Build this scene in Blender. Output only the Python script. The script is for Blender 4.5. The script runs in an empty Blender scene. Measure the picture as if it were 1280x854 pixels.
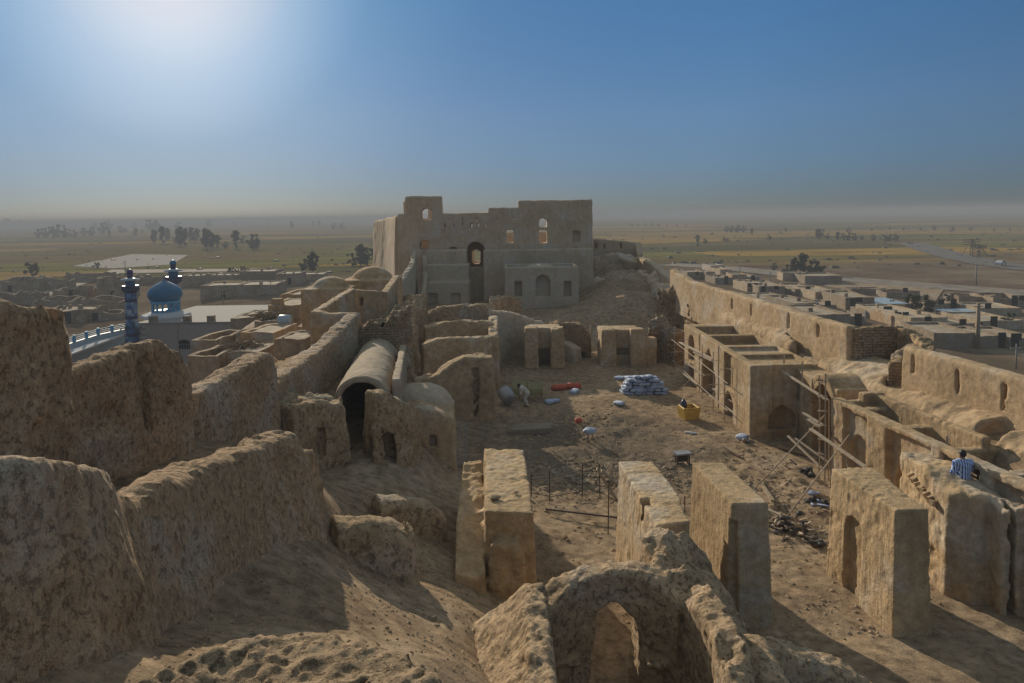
import bpy, bmesh, math, random
import numpy as np
from mathutils import Vector, Matrix
R = math.radians
S = bpy.context.scene
COL = S.collection
rnd = random.Random(7)

# ------------------------------------------------------------------ camera
CAMZ, PITCH, ROLL, FPX = 10.0, R(3.0), R(-0.85), 853.3
SH = -112.5 / 1280
cam_d = bpy.data.cameras.new('camera'); cam = bpy.data.objects.new('camera', cam_d); COL.objects.link(cam)
cam_d.sensor_width = 36; cam_d.lens = FPX / 1280 * 36
cam_d.shift_y = SH; cam_d.clip_end = 40000; cam_d.clip_start = 0.05
CM = Matrix.Translation((0, 0, CAMZ)) @ Matrix.Rotation(R(90) - PITCH, 4, 'X') @ Matrix.Rotation(ROLL, 4, 'Z')
cam.matrix_world = CM
S.camera = cam
CR = CM.to_3x3()
def ray(px, py):
    return CR @ Vector(((px - 640) / FPX, (427 - py) / FPX + SH * 1280 / FPX, -1))
def G(px, py, z=0.0):
    """where the sight line of a photo pixel meets height z"""
    d = ray(px, py); t = (z - CAMZ) / d.z
    return Vector((d.x * t, d.y * t, z))
def A(px, py, y):
    """the point of that sight line at distance y"""
    d = ray(px, py); t = y / d.y
    return Vector((d.x * t, y, CAMZ + d.z * t))

# ------------------------------------------------------------------ noise (numpy)
_tab = np.random.RandomState(3).rand(64, 64, 64).astype(np.float32) * 2 - 1
def vnoise(x, y, z):
    xi = np.floor(x).astype(np.int32); yi = np.floor(y).astype(np.int32); zi = np.floor(z).astype(np.int32)
    fx = (x - xi).astype(np.float32); fy = (y - yi).astype(np.float32); fz = (z - zi).astype(np.float32)
    fx = fx * fx * (3 - 2 * fx); fy = fy * fy * (3 - 2 * fy); fz = fz * fz * (3 - 2 * fz)
    x0 = xi & 63; x1 = (xi + 1) & 63; y0 = yi & 63; y1 = (yi + 1) & 63; z0 = zi & 63; z1 = (zi + 1) & 63
    a = _tab[x0, y0, z0] * (1 - fx) + _tab[x1, y0, z0] * fx
    b = _tab[x0, y1, z0] * (1 - fx) + _tab[x1, y1, z0] * fx
    c = _tab[x0, y0, z1] * (1 - fx) + _tab[x1, y0, z1] * fx
    d = _tab[x0, y1, z1] * (1 - fx) + _tab[x1, y1, z1] * fx
    return (a * (1 - fy) + b * fy) * (1 - fz) + (c * (1 - fy) + d * fy) * fz
def fbm(x, y, z, size, octs=4, gain=0.5, seed=0):
    f = 1.0 / size; amp = 1.0; out = 0
    for o in range(octs):
        out = out + amp * vnoise(x * f + 17.3 * seed + 5.1 * o, y * f + 9.7 * seed + 3.3 * o, z * f + 4.1 * seed + 7.7 * o)
        f *= 2.03; amp *= gain
    return out

# ------------------------------------------------------------------ surface nets
def surface_nets(d, lo, v):
    ins = d < 0
    nx, ny, nz = d.shape
    c = np.zeros((nx - 1, ny - 1, nz - 1), np.uint8)
    for i in (0, 1):
        for j in (0, 1):
            for k in (0, 1):
                c += ins[i:nx - 1 + i, j:ny - 1 + j, k:nz - 1 + k]
    act = np.argwhere((c > 0) & (c < 8)).astype(np.int32)
    n = len(act)
    if n == 0: return np.zeros((0, 3)), np.zeros((0, 4), int)
    idx = np.full(c.shape, -1, np.int32); idx[act[:, 0], act[:, 1], act[:, 2]] = np.arange(n)
    pos = np.zeros((n, 3), np.float32); cnt = np.zeros(n, np.float32)
    corners = [(i, j, k) for i in (0, 1) for j in (0, 1) for k in (0, 1)]
    for a in corners:
        for ax in range(3):
            if a[ax]: continue
            b = list(a); b[ax] = 1
            da = d[act[:, 0] + a[0], act[:, 1] + a[1], act[:, 2] + a[2]]
            db = d[act[:, 0] + b[0], act[:, 1] + b[1], act[:, 2] + b[2]]
            m = (da < 0) != (db < 0)
            t = np.where(m, da / np.where(m, da - db, 1), 0)
            p = np.zeros((n, 3), np.float32) + np.array(a, np.float32); p[:, ax] += t
            pos += p * m[:, None]; cnt += m
    pos = pos / cnt[:, None] + act
    quads = []
    for ax in range(3):
        sl0 = [slice(None)] * 3; sl1 = [slice(None)] * 3
        sl0[ax] = slice(0, -1); sl1[ax] = slice(1, None)
        cr = ins[tuple(sl0)] != ins[tuple(sl1)]
        e = np.argwhere(cr)
        u, w = (ax + 1) % 3, (ax + 2) % 3
        ok = (e[:, u] > 0) & (e[:, w] > 0) & (e[:, u] < d.shape[u] - 1) & (e[:, w] < d.shape[w] - 1)
        e = e[ok]
        if not len(e): continue
        def off(du, dw):
            q = e.copy(); q[:, u] += du; q[:, w] += dw
            return idx[q[:, 0], q[:, 1], q[:, 2]]
        q = np.stack([off(-1, -1), off(0, -1), off(0, 0), off(-1, 0)], 1)
        flip = ~ins[e[:, 0], e[:, 1], e[:, 2]]
        q[flip] = q[flip][:, ::-1]
        quads.append(q)
    return pos * v + np.array(lo, np.float32), np.concatenate(quads)

# ------------------------------------------------------------------ objects
def tag(o, label=None, cat=None, group=None, kind=None):
    if label: o['label'] = label
    if cat: o['category'] = cat
    if group: o['group'] = group
    if kind: o['kind'] = kind
    return o
def empty(name, loc, label, cat, group=None, rz=0):
    o = bpy.data.objects.new(name, None); COL.objects.link(o); o.location = loc; o.rotation_euler = (0, 0, rz)
    o.empty_display_size = 0.2
    return tag(o, label, cat, group)
def link_mesh(name, me, mat, parent=None, origin=None):
    """verts of me are in world space; origin moves to the base of the mesh"""
    o = bpy.data.objects.new(name, me); COL.objects.link(o)
    if mat is not None:
        for m in (mat if isinstance(mat, (list, tuple)) else [mat]): me.materials.append(m)
    if parent is not None:
        o.parent = parent; b = Matrix.Translation(parent['_o']) if '_o' in parent else None
        base = Vector(parent['_o']) if '_o' in parent else parent.location
        me.transform(Matrix.Translation(-base))
        o['_o'] = list(base)
    else:
        if origin is None:
            n = len(me.vertices); co = np.empty(n * 3, np.float32); me.vertices.foreach_get('co', co); co = co.reshape(-1, 3)
            origin = Vector(((co[:, 0].min() + co[:, 0].max()) / 2, (co[:, 1].min() + co[:, 1].max()) / 2, co[:, 2].min()))
            origin = Vector([float(q) for q in origin])
        me.transform(Matrix.Translation(-Vector(origin))); o.location = origin
        o['_o'] = [float(q) for q in origin]
    return o
def np_mesh(name, V, Q, smooth=True):
    me = bpy.data.meshes.new(name)
    V = np.ascontiguousarray(V, np.float32); Q = np.ascontiguousarray(Q, np.int32); k = Q.shape[1]
    me.vertices.add(len(V)); me.vertices.foreach_set('co', V.ravel())
    me.loops.add(Q.size); me.loops.foreach_set('vertex_index', Q.ravel())
    me.polygons.add(len(Q)); me.polygons.foreach_set('loop_start', np.arange(0, Q.size, k, dtype=np.int32))
    me.polygons.foreach_set('loop_total', np.full(len(Q), k, np.int32))
    me.polygons.foreach_set('use_smooth', np.full(len(Q), smooth, bool))
    me.update(calc_edges=True); me.validate()
    return me

class MB:
    """collects simple solids into one bmesh (world space)"""
    def __init__(s): s.bm = bmesh.new()
    def box(s, c, h, rz=0.0, rx=0.0, ry=0.0, taper=1.0):
        M = Matrix.Translation(c) @ Matrix.Rotation(rz, 4, 'Z') @ Matrix.Rotation(ry, 4, 'Y') @ Matrix.Rotation(rx, 4, 'X')
        vs = []
        for k in (-1, 1):
            t = 1 if k < 0 else taper
            for i, j in ((-1, -1), (1, -1), (1, 1), (-1, 1)):
                vs.append(s.bm.verts.new(M @ Vector((i * h[0] * t, j * h[1] * t, k * h[2]))))
        for f in ((3, 2, 1, 0), (4, 5, 6, 7), (0, 1, 5, 4), (1, 2, 6, 5), (2, 3, 7, 6), (3, 0, 4, 7)):
            s.bm.faces.new([vs[i] for i in f])
        return s
    def tube(s, pts, rad, n=8, cap=True):
        pts = [Vector(p) for p in pts]
        rads = rad if isinstance(rad, (list, tuple)) else [rad] * len(pts)
        rings = []
        for i, p in enumerate(pts):
            a = pts[min(i + 1, len(pts) - 1)] - pts[max(i - 1, 0)]
            a.normalize(); u = a.orthogonal().normalized() if abs(a.z) < .99 else Vector((1, 0, 0)); 
            if abs(a.z) < .99: u = Vector((0, 0, 1)).cross(a).normalized()
            w = a.cross(u)
            rings.append([s.bm.verts.new(p + (u * math.cos(t) + w * math.sin(t)) * rads[i]) for t in [2 * math.pi * k / n for k in range(n)]])
        for r0, r1 in zip(rings, rings[1:]):
            for k in range(n):
                f = s.bm.faces.new((r0[k], r0[(k + 1) % n], r1[(k + 1) % n], r1[k])); f.smooth = n > 6
        if cap:
            s.bm.faces.new(rings[0][::-1]); s.bm.faces.new(rings[-1])
        return s
    def lathe(s, c, prof, n=24, ry=0.0, rz=0.0, smooth=True, rx=0.0):
        M = Matrix.Translation(c) @ Matrix.Rotation(rz, 4, 'Z') @ Matrix.Rotation(ry, 4, 'Y') @ Matrix.Rotation(rx, 4, 'X')
        rings = []
        for r, z in prof:
            if r < 1e-5: rings.append([s.bm.verts.new(M @ Vector((0, 0, z)))])
            else: rings.append([s.bm.verts.new(M @ Vector((r * math.cos(2 * math.pi * k / n), r * math.sin(2 * math.pi * k / n), z))) for k in range(n)])
        for a, b in zip(rings, rings[1:]):
            for k in range(n):
                k2 = (k + 1) % n
                if len(a) == 1 and len(b) == 1: continue
                q = (a[0], b[k2], b[k]) if len(a) == 1 else (a[k], a[k2], b[0]) if len(b) == 1 else (a[k], a[k2], b[k2], b[k])
                f = s.bm.faces.new(q); f.smooth = smooth
        if len(rings[0]) > 1: s.bm.faces.new(rings[0][::-1])
        if len(rings[-1]) > 1: s.bm.faces.new(rings[-1])
        return s
    def ico(s, c, r, sub=2, sc=(1, 1, 1), jit=0.0, rz=0.0, seed=0):
        M = Matrix.Translation(c) @ Matrix.Rotation(rz, 4, 'Z') @ Matrix.Diagonal((r * sc[0], r * sc[1], r * sc[2], 1))
        g = bmesh.ops.create_icosphere(s.bm, subdivisions=sub, radius=1)
        rr = random.Random(seed)
        for v in g['verts']:
            v.co = M @ (v.co * (1 + rr.uniform(-jit, jit)))
        return s
    def poly(s, pts):
        s.bm.faces.new([s.bm.verts.new(p) for p in pts]); return s
    def prism(s, pts, vec):
        v = Vector(vec); a = [s.bm.verts.new(Vector(p)) for p in pts]; b = [s.bm.verts.new(Vector(p) + v) for p in pts]
        n = len(a)
        for k in range(n): s.bm.faces.new((a[k], a[(k + 1) % n], b[(k + 1) % n], b[k]))
        s.bm.faces.new(a[::-1]); s.bm.faces.new(b)
        return s
    def build(s, name, mat, parent=None, origin=None, smooth=None, bevel=0.0):
        bmesh.ops.recalc_face_normals(s.bm, faces=s.bm.faces)
        if bevel:
            bmesh.ops.bevel(s.bm, geom=[e for e in s.bm.edges if e.is_manifold and e.calc_face_angle(0) > .6], offset=bevel, segments=2, affect='EDGES', clamp_overlap=True)
        me = bpy.data.meshes.new(name); s.bm.to_mesh(me); s.bm.free()
        if smooth is not None:
            me.polygons.foreach_set('use_smooth', [smooth] * len(me.polygons))
        return link_mesh(name, me, mat, parent, origin)

# ------------------------------------------------------------------ signed-distance pieces
mx, mn = np.maximum, np.minimum
def smin(a, b, k):
    h = np.clip(0.5 + 0.5 * (b - a) / k, 0, 1); return b * (1 - h) + a * h - k * h * (1 - h)
def smax(a, b, k): return -smin(-a, -b, k)
def U(*ds):
    r = ds[0]
    for d in ds[1:]: r = mn(r, d)
    return r
def cut(d, *cs):
    for c in cs: d = mx(d, -c)
    return d
def loc2(X, Y, c, yaw):
    dx, dy = X - c[0], Y - c[1]; ca, sa = math.cos(yaw), math.sin(yaw)
    return dx * ca + dy * sa, -dx * sa + dy * ca
def rbox(X, Y, Z, c, h, yaw=0.0, r=0.0, batter=0.0):
    """c = centre; h = half sizes; batter widens the base"""
    u, w = loc2(X, Y, c, yaw)
    e = batter * (c[2] + h[2] - Z)
    qx, qy, qz = abs(u) - h[0] - e + r, abs(w) - h[1] - e + r, abs(Z - c[2]) - h[2] + r
    return np.sqrt(mx(qx, 0) ** 2 + mx(qy, 0) ** 2 + mx(qz, 0) ** 2) + mn(mx(mx(qx, qy), qz), 0) - r
def pprism(X, Y, Z, poly, z0, z1, batter=0.0, r=0.0):
    """convex plan polygon, batter = widening per metre below z1"""
    area = sum(poly[i][0] * poly[(i + 1) % len(poly)][1] - poly[(i + 1) % len(poly)][0] * poly[i][1] for i in range(len(poly)))
    P = poly if area > 0 else poly[::-1]
    d = None
    for i in range(len(P)):
        a, b = P[i], P[(i + 1) % len(P)]
        ex, ey = b[0] - a[0], b[1] - a[1]; l = math.hypot(ex, ey)
        q = ((X - a[0]) * ey - (Y - a[1]) * ex) / l
        d = q if d is None else (smax(d, q, r) if r else mx(d, q))
    d = d - batter * (z1 - Z)
    d = smax(d, Z - z1, r) if r else mx(d, Z - z1)
    return mx(d, z0 - Z)
def wall(X, Y, Z, pts, zb, th=None, jag=0.0, jsize=0.7, seed=0, r=0.08, batter=0.0, flat=True):
    """pts: (x, y, ztop[, thickness]); the crest follows ztop, jagged by noise"""
    best = None; top = None; hw = None
    for i in range(len(pts) - 1):
        a, b = pts[i], pts[i + 1]
        ex, ey = b[0] - a[0], b[1] - a[1]; L = math.hypot(ex, ey)
        t = ((X - a[0]) * ex + (Y - a[1]) * ey) / (L * L)
        tc = np.clip(t, 0, 1)
        dist = np.hypot(X - a[0] - ex * tc, Y - a[1] - ey * tc)
        if flat and i == 0: dist = np.where(t < 0, mx(abs((X - a[0]) * ey - (Y - a[1]) * ex) / L, -t * L + (th or a[3]) / 2), dist)
        if flat and i == len(pts) - 2: dist = np.where(t > 1, mx(abs((X - a[0]) * ey - (Y - a[1]) * ex) / L, (t - 1) * L + (th or b[3]) / 2), dist)
        zt = a[2] + (b[2] - a[2]) * tc
        h = (th or 0) / 2 if th else (a[3] + (b[3] - a[3]) * tc) / 2
        if best is None: best, top, hw = dist, zt, h + 0 * dist
        else:
            m = dist < best
            top = np.where(m, zt, top); hw = np.where(m, h, hw); best = mn(best, dist)
    if jag:
        top = top + jag * fbm(X + 0 * Y, Y + 0 * X, np.zeros_like(X + Y) + 3.3 * seed, jsize, 4, .55, seed)
    e = batter * (top - Z)
    d = smax(best - hw - e, Z - top, r)
    return mx(d, zb - Z)
def arch(X, Y, Z, c, yaw, hw, z0, zs, za, depth, p=0.5):
    """opening: c on the wall, yaw = direction along the wall, half width, sill, spring, apex, half depth. p .5 round, 1 pointed"""
    u, w = loc2(X, Y, c, yaw)
    t = np.clip((Z - zs) / max(za - zs, .01), 0, 1)
    width = hw * (1 - t ** (1.0 / p)) ** p if p != 1 else hw * (1 - t ** 1.6)
    return mx(mx(abs(u) - width, abs(w) - depth), mx(z0 - Z, Z - za))
def dome(X, Y, Z, c, rx, rz_, e=2.0):
    q = np.sqrt(((X - c[0]) / rx) ** 2 + ((Y - c[1]) / rx) ** 2 + ((Z - c[2]) / rz_) ** 2)
    return (q - 1) * min(rx, rz_)
def sdf(name, lo, hi, v, fn, mat, parent=None, rough=(), label=None, cat=None, group=None, kind=None, smooth=True):
    """rough: list of (amplitude, size, octaves) applied near the surface"""
    xs, ys, zs = [np.arange(lo[i] - 1.5 * v, hi[i] + 1.5 * v, v, dtype=np.float32) for i in range(3)]
    X, Y, Z = xs[:, None, None], ys[None, :, None], zs[None, None, :]
    d = np.broadcast_to(fn(X, Y, Z), (len(xs), len(ys), len(zs))).astype(np.float32).copy()
    if rough:
        band = 1.7 * sum(abs(q[0]) for q in rough) + 1.5 * v
        I = np.argwhere(abs(d) < band)
        px, py, pz = xs[I[:, 0]], ys[I[:, 1]], zs[I[:, 2]]
        add = 0
        sd = len(name)
        for q in rough:
            n = fbm(px, py, pz * (q[3] if len(q) > 3 else 1), q[1], q[2], .55, sd)
            if q[0] < 0: n = -np.clip(n - .15, 0, 1) ; add = add + q[0] * n     # pits only
            else: add = add + q[0] * n
        d[I[:, 0], I[:, 1], I[:, 2]] += add
    for ax in range(3):
        s0 = [slice(None)] * 3; s0[ax] = 0; d[tuple(s0)] = mx(d[tuple(s0)], v)
        s0[ax] = -1; d[tuple(s0)] = mx(d[tuple(s0)], v)
    V, Q = surface_nets(d, (xs[0], ys[0], zs[0]), v)
    o = link_mesh(name, np_mesh(name, V, Q, smooth), mat, parent)
    return tag(o, label, cat, group, kind)
# ------------------------------------------------------------------ materials
def nodes(m):
    m.use_nodes = True; nt = m.node_tree; nt.nodes.clear()
    out = nt.nodes.new('ShaderNodeOutputMaterial'); b = nt.nodes.new('ShaderNodeBsdfPrincipled')
    nt.links.new(b.outputs[0], out.inputs[0])
    def N(t, **k):
        n = nt.nodes.new(t)
        for a, v in k.items():
            if a in n.inputs.keys() if hasattr(n.inputs, 'keys') else False: n.inputs[a].default_value = v
            else: setattr(n, a, v)
        return n
    return nt, b, N
def ramp(nt, fac, stops):
    r = nt.nodes.new('ShaderNodeValToRGB'); e = r.color_ramp.elements
    while len(e) > 1: e.remove(e[-1])
    e[0].position = stops[0][0]; c = stops[0][1]; e[0].color = (*c, 1)
    for p, c in stops[1:]:
        q = e.new(p); q.color = (*c, 1)
    nt.links.new(fac, r.inputs[0]); return r.outputs[0]
def mixc(nt, fac, a, b, mode='MIX'):
    m = nt.nodes.new('ShaderNodeMix'); m.data_type = 'RGBA'; m.blend_type = mode
    for sock, v in ((m.inputs[0], fac), (m.inputs[6], a), (m.inputs[7], b)):
        if isinstance(v, (int, float)): sock.default_value = v
        elif isinstance(v, tuple): sock.default_value = (*v, 1)
        else: nt.links.new(v, sock)
    return m.outputs[2]
def math_(nt, op, a, b=None):
    m = nt.nodes.new('ShaderNodeMath'); m.operation = op
    for sock, v in ((m.inputs[0], a), (m.inputs[1], b)):
        if v is None: continue
        if isinstance(v, (int, float)): sock.default_value = v
        else: nt.links.new(v, sock)
    return m.outputs[0]
def noise(nt, vec, scale, detail=4, rough=.55, dist=0.0):
    n = nt.nodes.new('ShaderNodeTexNoise'); n.inputs['Scale'].default_value = scale; n.inputs['Detail'].default_value = detail
    n.inputs['Roughness'].default_value = rough; n.inputs['Distortion'].default_value = dist
    if vec is not None: nt.links.new(vec, n.inputs['Vector'])
    return n.outputs[0]
def voro(nt, vec, scale, feature='F1', out=0, rand=1.0):
    n = nt.nodes.new('ShaderNodeTexVoronoi'); n.feature = feature; n.inputs['Scale'].default_value = scale; n.inputs['Randomness'].default_value = rand
    nt.links.new(vec, n.inputs['Vector']); return n.outputs[out]
def pos(nt, scale=(1, 1, 1), rot=(0, 0, 0), loc=(0, 0, 0)):
    g = nt.nodes.new('ShaderNodeNewGeometry'); m = nt.nodes.new('ShaderNodeMapping'); m.inputs['Scale'].default_value = scale
    m.inputs['Rotation'].default_value = rot; m.inputs['Location'].default_value = loc
    nt.links.new(g.outputs['Position'], m.inputs[0]); return m.outputs[0]
def bumps(nt, b, hs):
    """hs: (height socket, distance)"""
    prev = None
    for h, dist in hs:
        n = nt.nodes.new('ShaderNodeBump'); n.inputs['Strength'].default_value = 1; n.inputs['Distance'].default_value = dist
        nt.links.new(h, n.inputs['Height'])
        if prev: nt.links.new(prev, n.inputs['Normal'])
        prev = n.outputs[0]
    nt.links.new(prev, b.inputs['Normal'])
def scl(c, k): return tuple(q * k for q in c)
def plain(name, c, rough=.7, metal=0.0, var=.25, scale=3.0, bump=0.0, emit=None):
    m = bpy.data.materials.new(name); nt, b, N = nodes(m)
    p = pos(nt); n = noise(nt, p, scale, 5, .6)
    col = ramp(nt, n, [(.3, scl(c, 1 - var)), (.7, scl(c, 1 + var * .6))])
    nt.links.new(col, b.inputs['Base Color']); b.inputs['Roughness'].default_value = rough; b.inputs['Metallic'].default_value = metal
    if bump: bumps(nt, b, [(noise(nt, p, scale * 6, 4), bump)])
    return m
def mud(name, c=(.30, .215, .135), var=.3, grain=1.0, bump=.02, coarse=.0, straw=.35, lumps=0.0, streak=0.0, brick=0.0, pit=0.0, con=.5):
    """mud plaster: large stains, mid mottling, straw flecks; grain scales the fine detail"""
    m = bpy.data.materials.new(name); nt, b, N = nodes(m)
    p = pos(nt)
    n1 = noise(nt, p, .45, 6, .62, .4); n2 = noise(nt, p, 4.5 * grain, 6, .65); n3 = noise(nt, p, 38 * grain, 3, .7)
    grey = (c[0] * .93, c[0] * .80, c[0] * .64)
    col = ramp(nt, n1, [(.32, scl(c, 1 - var)), (.5, c), (.66, scl(grey, 1 + var * .45))])
    col = mixc(nt, con, col, ramp(nt, n2, [(.3, (.16, .15, .14)), (.52, (.5, .5, .5)), (.72, (.86, .85, .82))]), 'OVERLAY')
    fl = ramp(nt, n3, [(.44, (0, 0, 0)), (.62, (1, 1, 1))])
    ff = nt.nodes.new('ShaderNodeMath'); ff.operation = 'MULTIPLY'; nt.links.new(fl, ff.inputs[0]); ff.inputs[1].default_value = straw
    col = mixc(nt, ff.outputs[0], col, (c[0] * 1.35, c[1] * 1.32, c[2] * 1.2))
    dk = ramp(nt, noise(nt, pos(nt, loc=(7, 3, 1)), 14 * grain, 4, .7), [(.33, (1, 1, 1)), (.43, (0, 0, 0))])
    dm = math_(nt, 'MULTIPLY', dk, .45); col = mixc(nt, dm, col, scl(c, .42))
    hs = [(n2, bump * 2.2), (n3, bump * .45)]
    if coarse: hs.insert(0, (noise(nt, p, 1.6, 5, .6), coarse))
    if lumps:
        v = voro(nt, pos(nt, (1, 1, .4)), 13 * grain, 'SMOOTH_F1'); hs.append((v, lumps))
    if pit:
        pm = ramp(nt, noise(nt, pos(nt, (1, 1, .8), loc=(3, 5, 2)), 8 * grain, 5, .7), [(.34, (0, 0, 0)), (.45, (1, 1, 1))]); hs.append((pm, pit))
        col = mixc(nt, math_(nt, 'MULTIPLY', math_(nt, 'SUBTRACT', 1.0, pm), .35), col, scl(c, .5))
    if streak:
        st = noise(nt, pos(nt, (1, 1, .07)), 5.5, 4, .6); hs.append((st, bump * 1.5))
        col = mixc(nt, math_(nt, 'MULTIPLY', ramp(nt, st, [(.42, (0, 0, 0)), (.66, (1, 1, 1))]), streak), col, scl(c, .5))
    if brick:
        bt = nt.nodes.new('ShaderNodeTexBrick'); bt.inputs['Scale'].default_value = 1; bt.inputs['Brick Width'].default_value = .34; bt.inputs['Row Height'].default_value = .12
        bt.inputs['Mortar Size'].default_value = .02; bt.inputs['Mortar Smooth'].default_value = .6
        g = nt.nodes.new('ShaderNodeNewGeometry'); sx = nt.nodes.new('ShaderNodeSeparateXYZ'); cx = nt.nodes.new('ShaderNodeCombineXYZ'); nt.links.new(g.outputs['Position'], sx.inputs[0])
        nt.links.new(math_(nt, 'ADD', sx.outputs[0], sx.outputs[1]), cx.inputs[0]); nt.links.new(math_(nt, 'ADD', sx.outputs[2], math_(nt, 'MULTIPLY', n2, .08)), cx.inputs[1]); nt.links.new(cx.outputs[0], bt.inputs['Vector'])
        hs.append((bt.outputs['Fac'], -brick)); col = mixc(nt, math_(nt, 'MULTIPLY', bt.outputs['Fac'], .4), col, scl(c, .5))
    nt.links.new(col, b.inputs['Base Color']); b.inputs['Roughness'].default_value = .95; b.inputs['Specular IOR Level'].default_value = .15
    bumps(nt, b, hs)
    return m
M = {}
M['plaster'] = mud('mud_plaster', (0.44, 0.315, 0.19), bump=.012, straw=.25)
M['pier'] = mud('weathered_pier_plaster', (0.47, 0.335, 0.195), bump=.02, coarse=.05, straw=.4, streak=.18)
M['daub'] = mud('straw_daub', (0.52, 0.36, 0.225), var=.3, grain=1.5, bump=.05, coarse=.1, straw=.5, lumps=.03, pit=.05, streak=.12)
M['daub2'] = mud('coarse_eroded_mud', (0.44, 0.315, 0.19), var=.3, grain=1.0, bump=.05, coarse=.12, straw=.4, lumps=.022, pit=.04)
M['castle'] = mud('castle_plaster', (0.56, 0.415, 0.27), var=.16, grain=.5, bump=.008, straw=.12, streak=.22, con=.16)
M['greyplaster'] = mud('pale_mud_render', (0.48, 0.39, 0.28), var=.15, grain=.6, bump=.008, straw=.12, con=.2)
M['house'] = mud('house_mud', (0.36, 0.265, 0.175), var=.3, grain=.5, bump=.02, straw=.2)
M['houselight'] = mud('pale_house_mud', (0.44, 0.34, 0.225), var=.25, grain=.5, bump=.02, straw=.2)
M['greyshade'] = mud('grey_and_shaded_render', (0.29, 0.225, 0.155), var=.25, grain=.5, bump=.015, straw=.15)  # grey render, also the darker copy for house fronts lying in shade
M['ochre'] = mud('ochre_house_mud', (0.45, 0.3, 0.165), var=.25, grain=.6, bump=.02, straw=.2)
M['arcade'] = mud('arcade_plaster', (0.42, 0.3, 0.175), var=.35, grain=.8, bump=.015, straw=.2, streak=.25)
M['gravel'] = mud('crusty_gravel_mud', (.37, .265, .165), var=.3, grain=1.8, bump=.03, coarse=.05, straw=.55, pit=.03, con=.6)
M['vaultmud'] = mud('weathered_vault_mud', (.43, .31, .195), var=.3, grain=1.2, bump=.03, coarse=.05, straw=.4, lumps=.015, pit=.03)
M['vault'] = mud('vault_render', (.38, .305, .22), var=.28, grain=.8, bump=.012, straw=.2, con=.35)
M['bank'] = mud('earth_spoil', (.43, .31, .19), bump=.02, straw=.3, coarse=.04, con=.45)
M['brick'] = mud('adobe_brick', (0.38, 0.265, 0.16), var=.3, bump=.04, straw=.3, brick=.05, pit=.04)
M['rooftop'] = mud('dusty_flat_roof', (0.40, 0.325, 0.235), var=.3, grain=.4, bump=.02, straw=.2)
M['ruin'] = mud('ruined_grey_mud', (0.34, 0.255, 0.17), var=.35, grain=.4, bump=.06, straw=.2)
M['dark'] = plain('opening_shade', (.02, .018, .016), .9)  # near-black paint for the shade inside windows, doorways and the small arch
M['wood'] = plain('weathered_wood', (.30, .22, .14), .8, var=.4, scale=8)
M['polewood'] = plain('pale_scaffold_wood', (.42, .34, .25), .8, var=.3, scale=6)
M['steel'] = plain('rusty_steel', (.10, .075, .06), .7, .4, var=.4, scale=9)
M['pole'] = plain('grey_concrete_pole', (.28, .26, .24), .85, var=.2)
M['blue'] = plain('turquoise_glazed_tile', (.02, .14, .27), .4, var=.25, scale=6)
M['deepblue'] = plain('dark_blue_tile', (.03, .05, .11), .4, var=.35, scale=4)
M['violet'] = plain('violet_paint', (.06, .045, .13), .5, var=.2)
M['cyan'] = plain('light_blue_paint', (.10, .36, .55), .5, var=.15)
M['white'] = plain('white_paint', (.55, .55, .55), .9, var=.1)
M['palecyan'] = plain('pale_blue_sheet', (.33, .42, .48), .5, var=.12)
M['palepink'] = plain('pale_pink_render', (.40, .33, .28), .9, var=.12)
M['terrazzo'] = plain('white_roof_tiles', (.30, .275, .25), .95, var=.12, scale=2)
M['pvc'] = plain('white_blue_sack', (.40, .47, .62), .6, var=.25, scale=7, bump=.02)
M['pvc2'] = plain('grey_blue_sack', (.30, .36, .50), .6, var=.3, scale=7, bump=.02)
M['red'] = plain('red_tarpaulin', (.55, .10, .05), .6, var=.3, scale=8, bump=.02)
M['yellow'] = plain('yellow_paint', (.60, .38, .07), .55, var=.25, scale=5)
M['black'] = plain('black_rubber', (.02, .02, .022), .6, var=.3)
M['greymetal'] = plain('grey_metal', (.30, .31, .32), .5, .5, var=.2)
M['olive'] = plain('olive_canvas', (.23, .20, .09), .85, var=.3, scale=5, bump=.02)
M['skin'] = plain('skin', (.30, .17, .11), .6, var=.1)
M['hair'] = plain('black_hair', (.012, .010, .009), .6, var=.2)
M['cloth'] = plain('off_white_cloth', (.55, .50, .44), .9, var=.2, scale=9)
M['trouser'] = plain('black_trousers', (.02, .02, .025), .9, var=.3)
M['trunk'] = plain('bark', (.13, .09, .06), .95, var=.4, scale=5)
def leafmat(name, c):
    m = bpy.data.materials.new(name); nt, b, N = nodes(m)
    col = ramp(nt, noise(nt, pos(nt), .9, 3), [(.3, scl(c, .6)), (.7, scl(c, 1.4))])
    nt.links.new(col, b.inputs['Base Color']); b.inputs['Roughness'].default_value = .7; b.inputs['Specular IOR Level'].default_value = .2
    return m
M['leafgreen'] = leafmat('green_leaves', (.06, .075, .03)); M['leafdark'] = leafmat('dark_leaves', (.045, .052, .03)); M['leafdry'] = leafmat('dusty_leaves', (.09, .085, .05))
# striped shirt
def shirt():
    m = bpy.data.materials.new('striped_shirt_cloth'); nt, b, N = nodes(m)
    tc = nt.nodes.new('ShaderNodeTexCoord'); w = nt.nodes.new('ShaderNodeTexWave'); w.inputs['Scale'].default_value = 5.5; w.bands_direction = 'X'
    nt.links.new(tc.outputs['Object'], w.inputs['Vector'])
    col = ramp(nt, w.outputs[1], [(.42, (.06, .14, .42)), (.55, (.55, .62, .74))])
    nt.links.new(col, b.inputs['Base Color']); b.inputs['Roughness'].default_value = .9
    return m
M['shirt'] = shirt()
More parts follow.
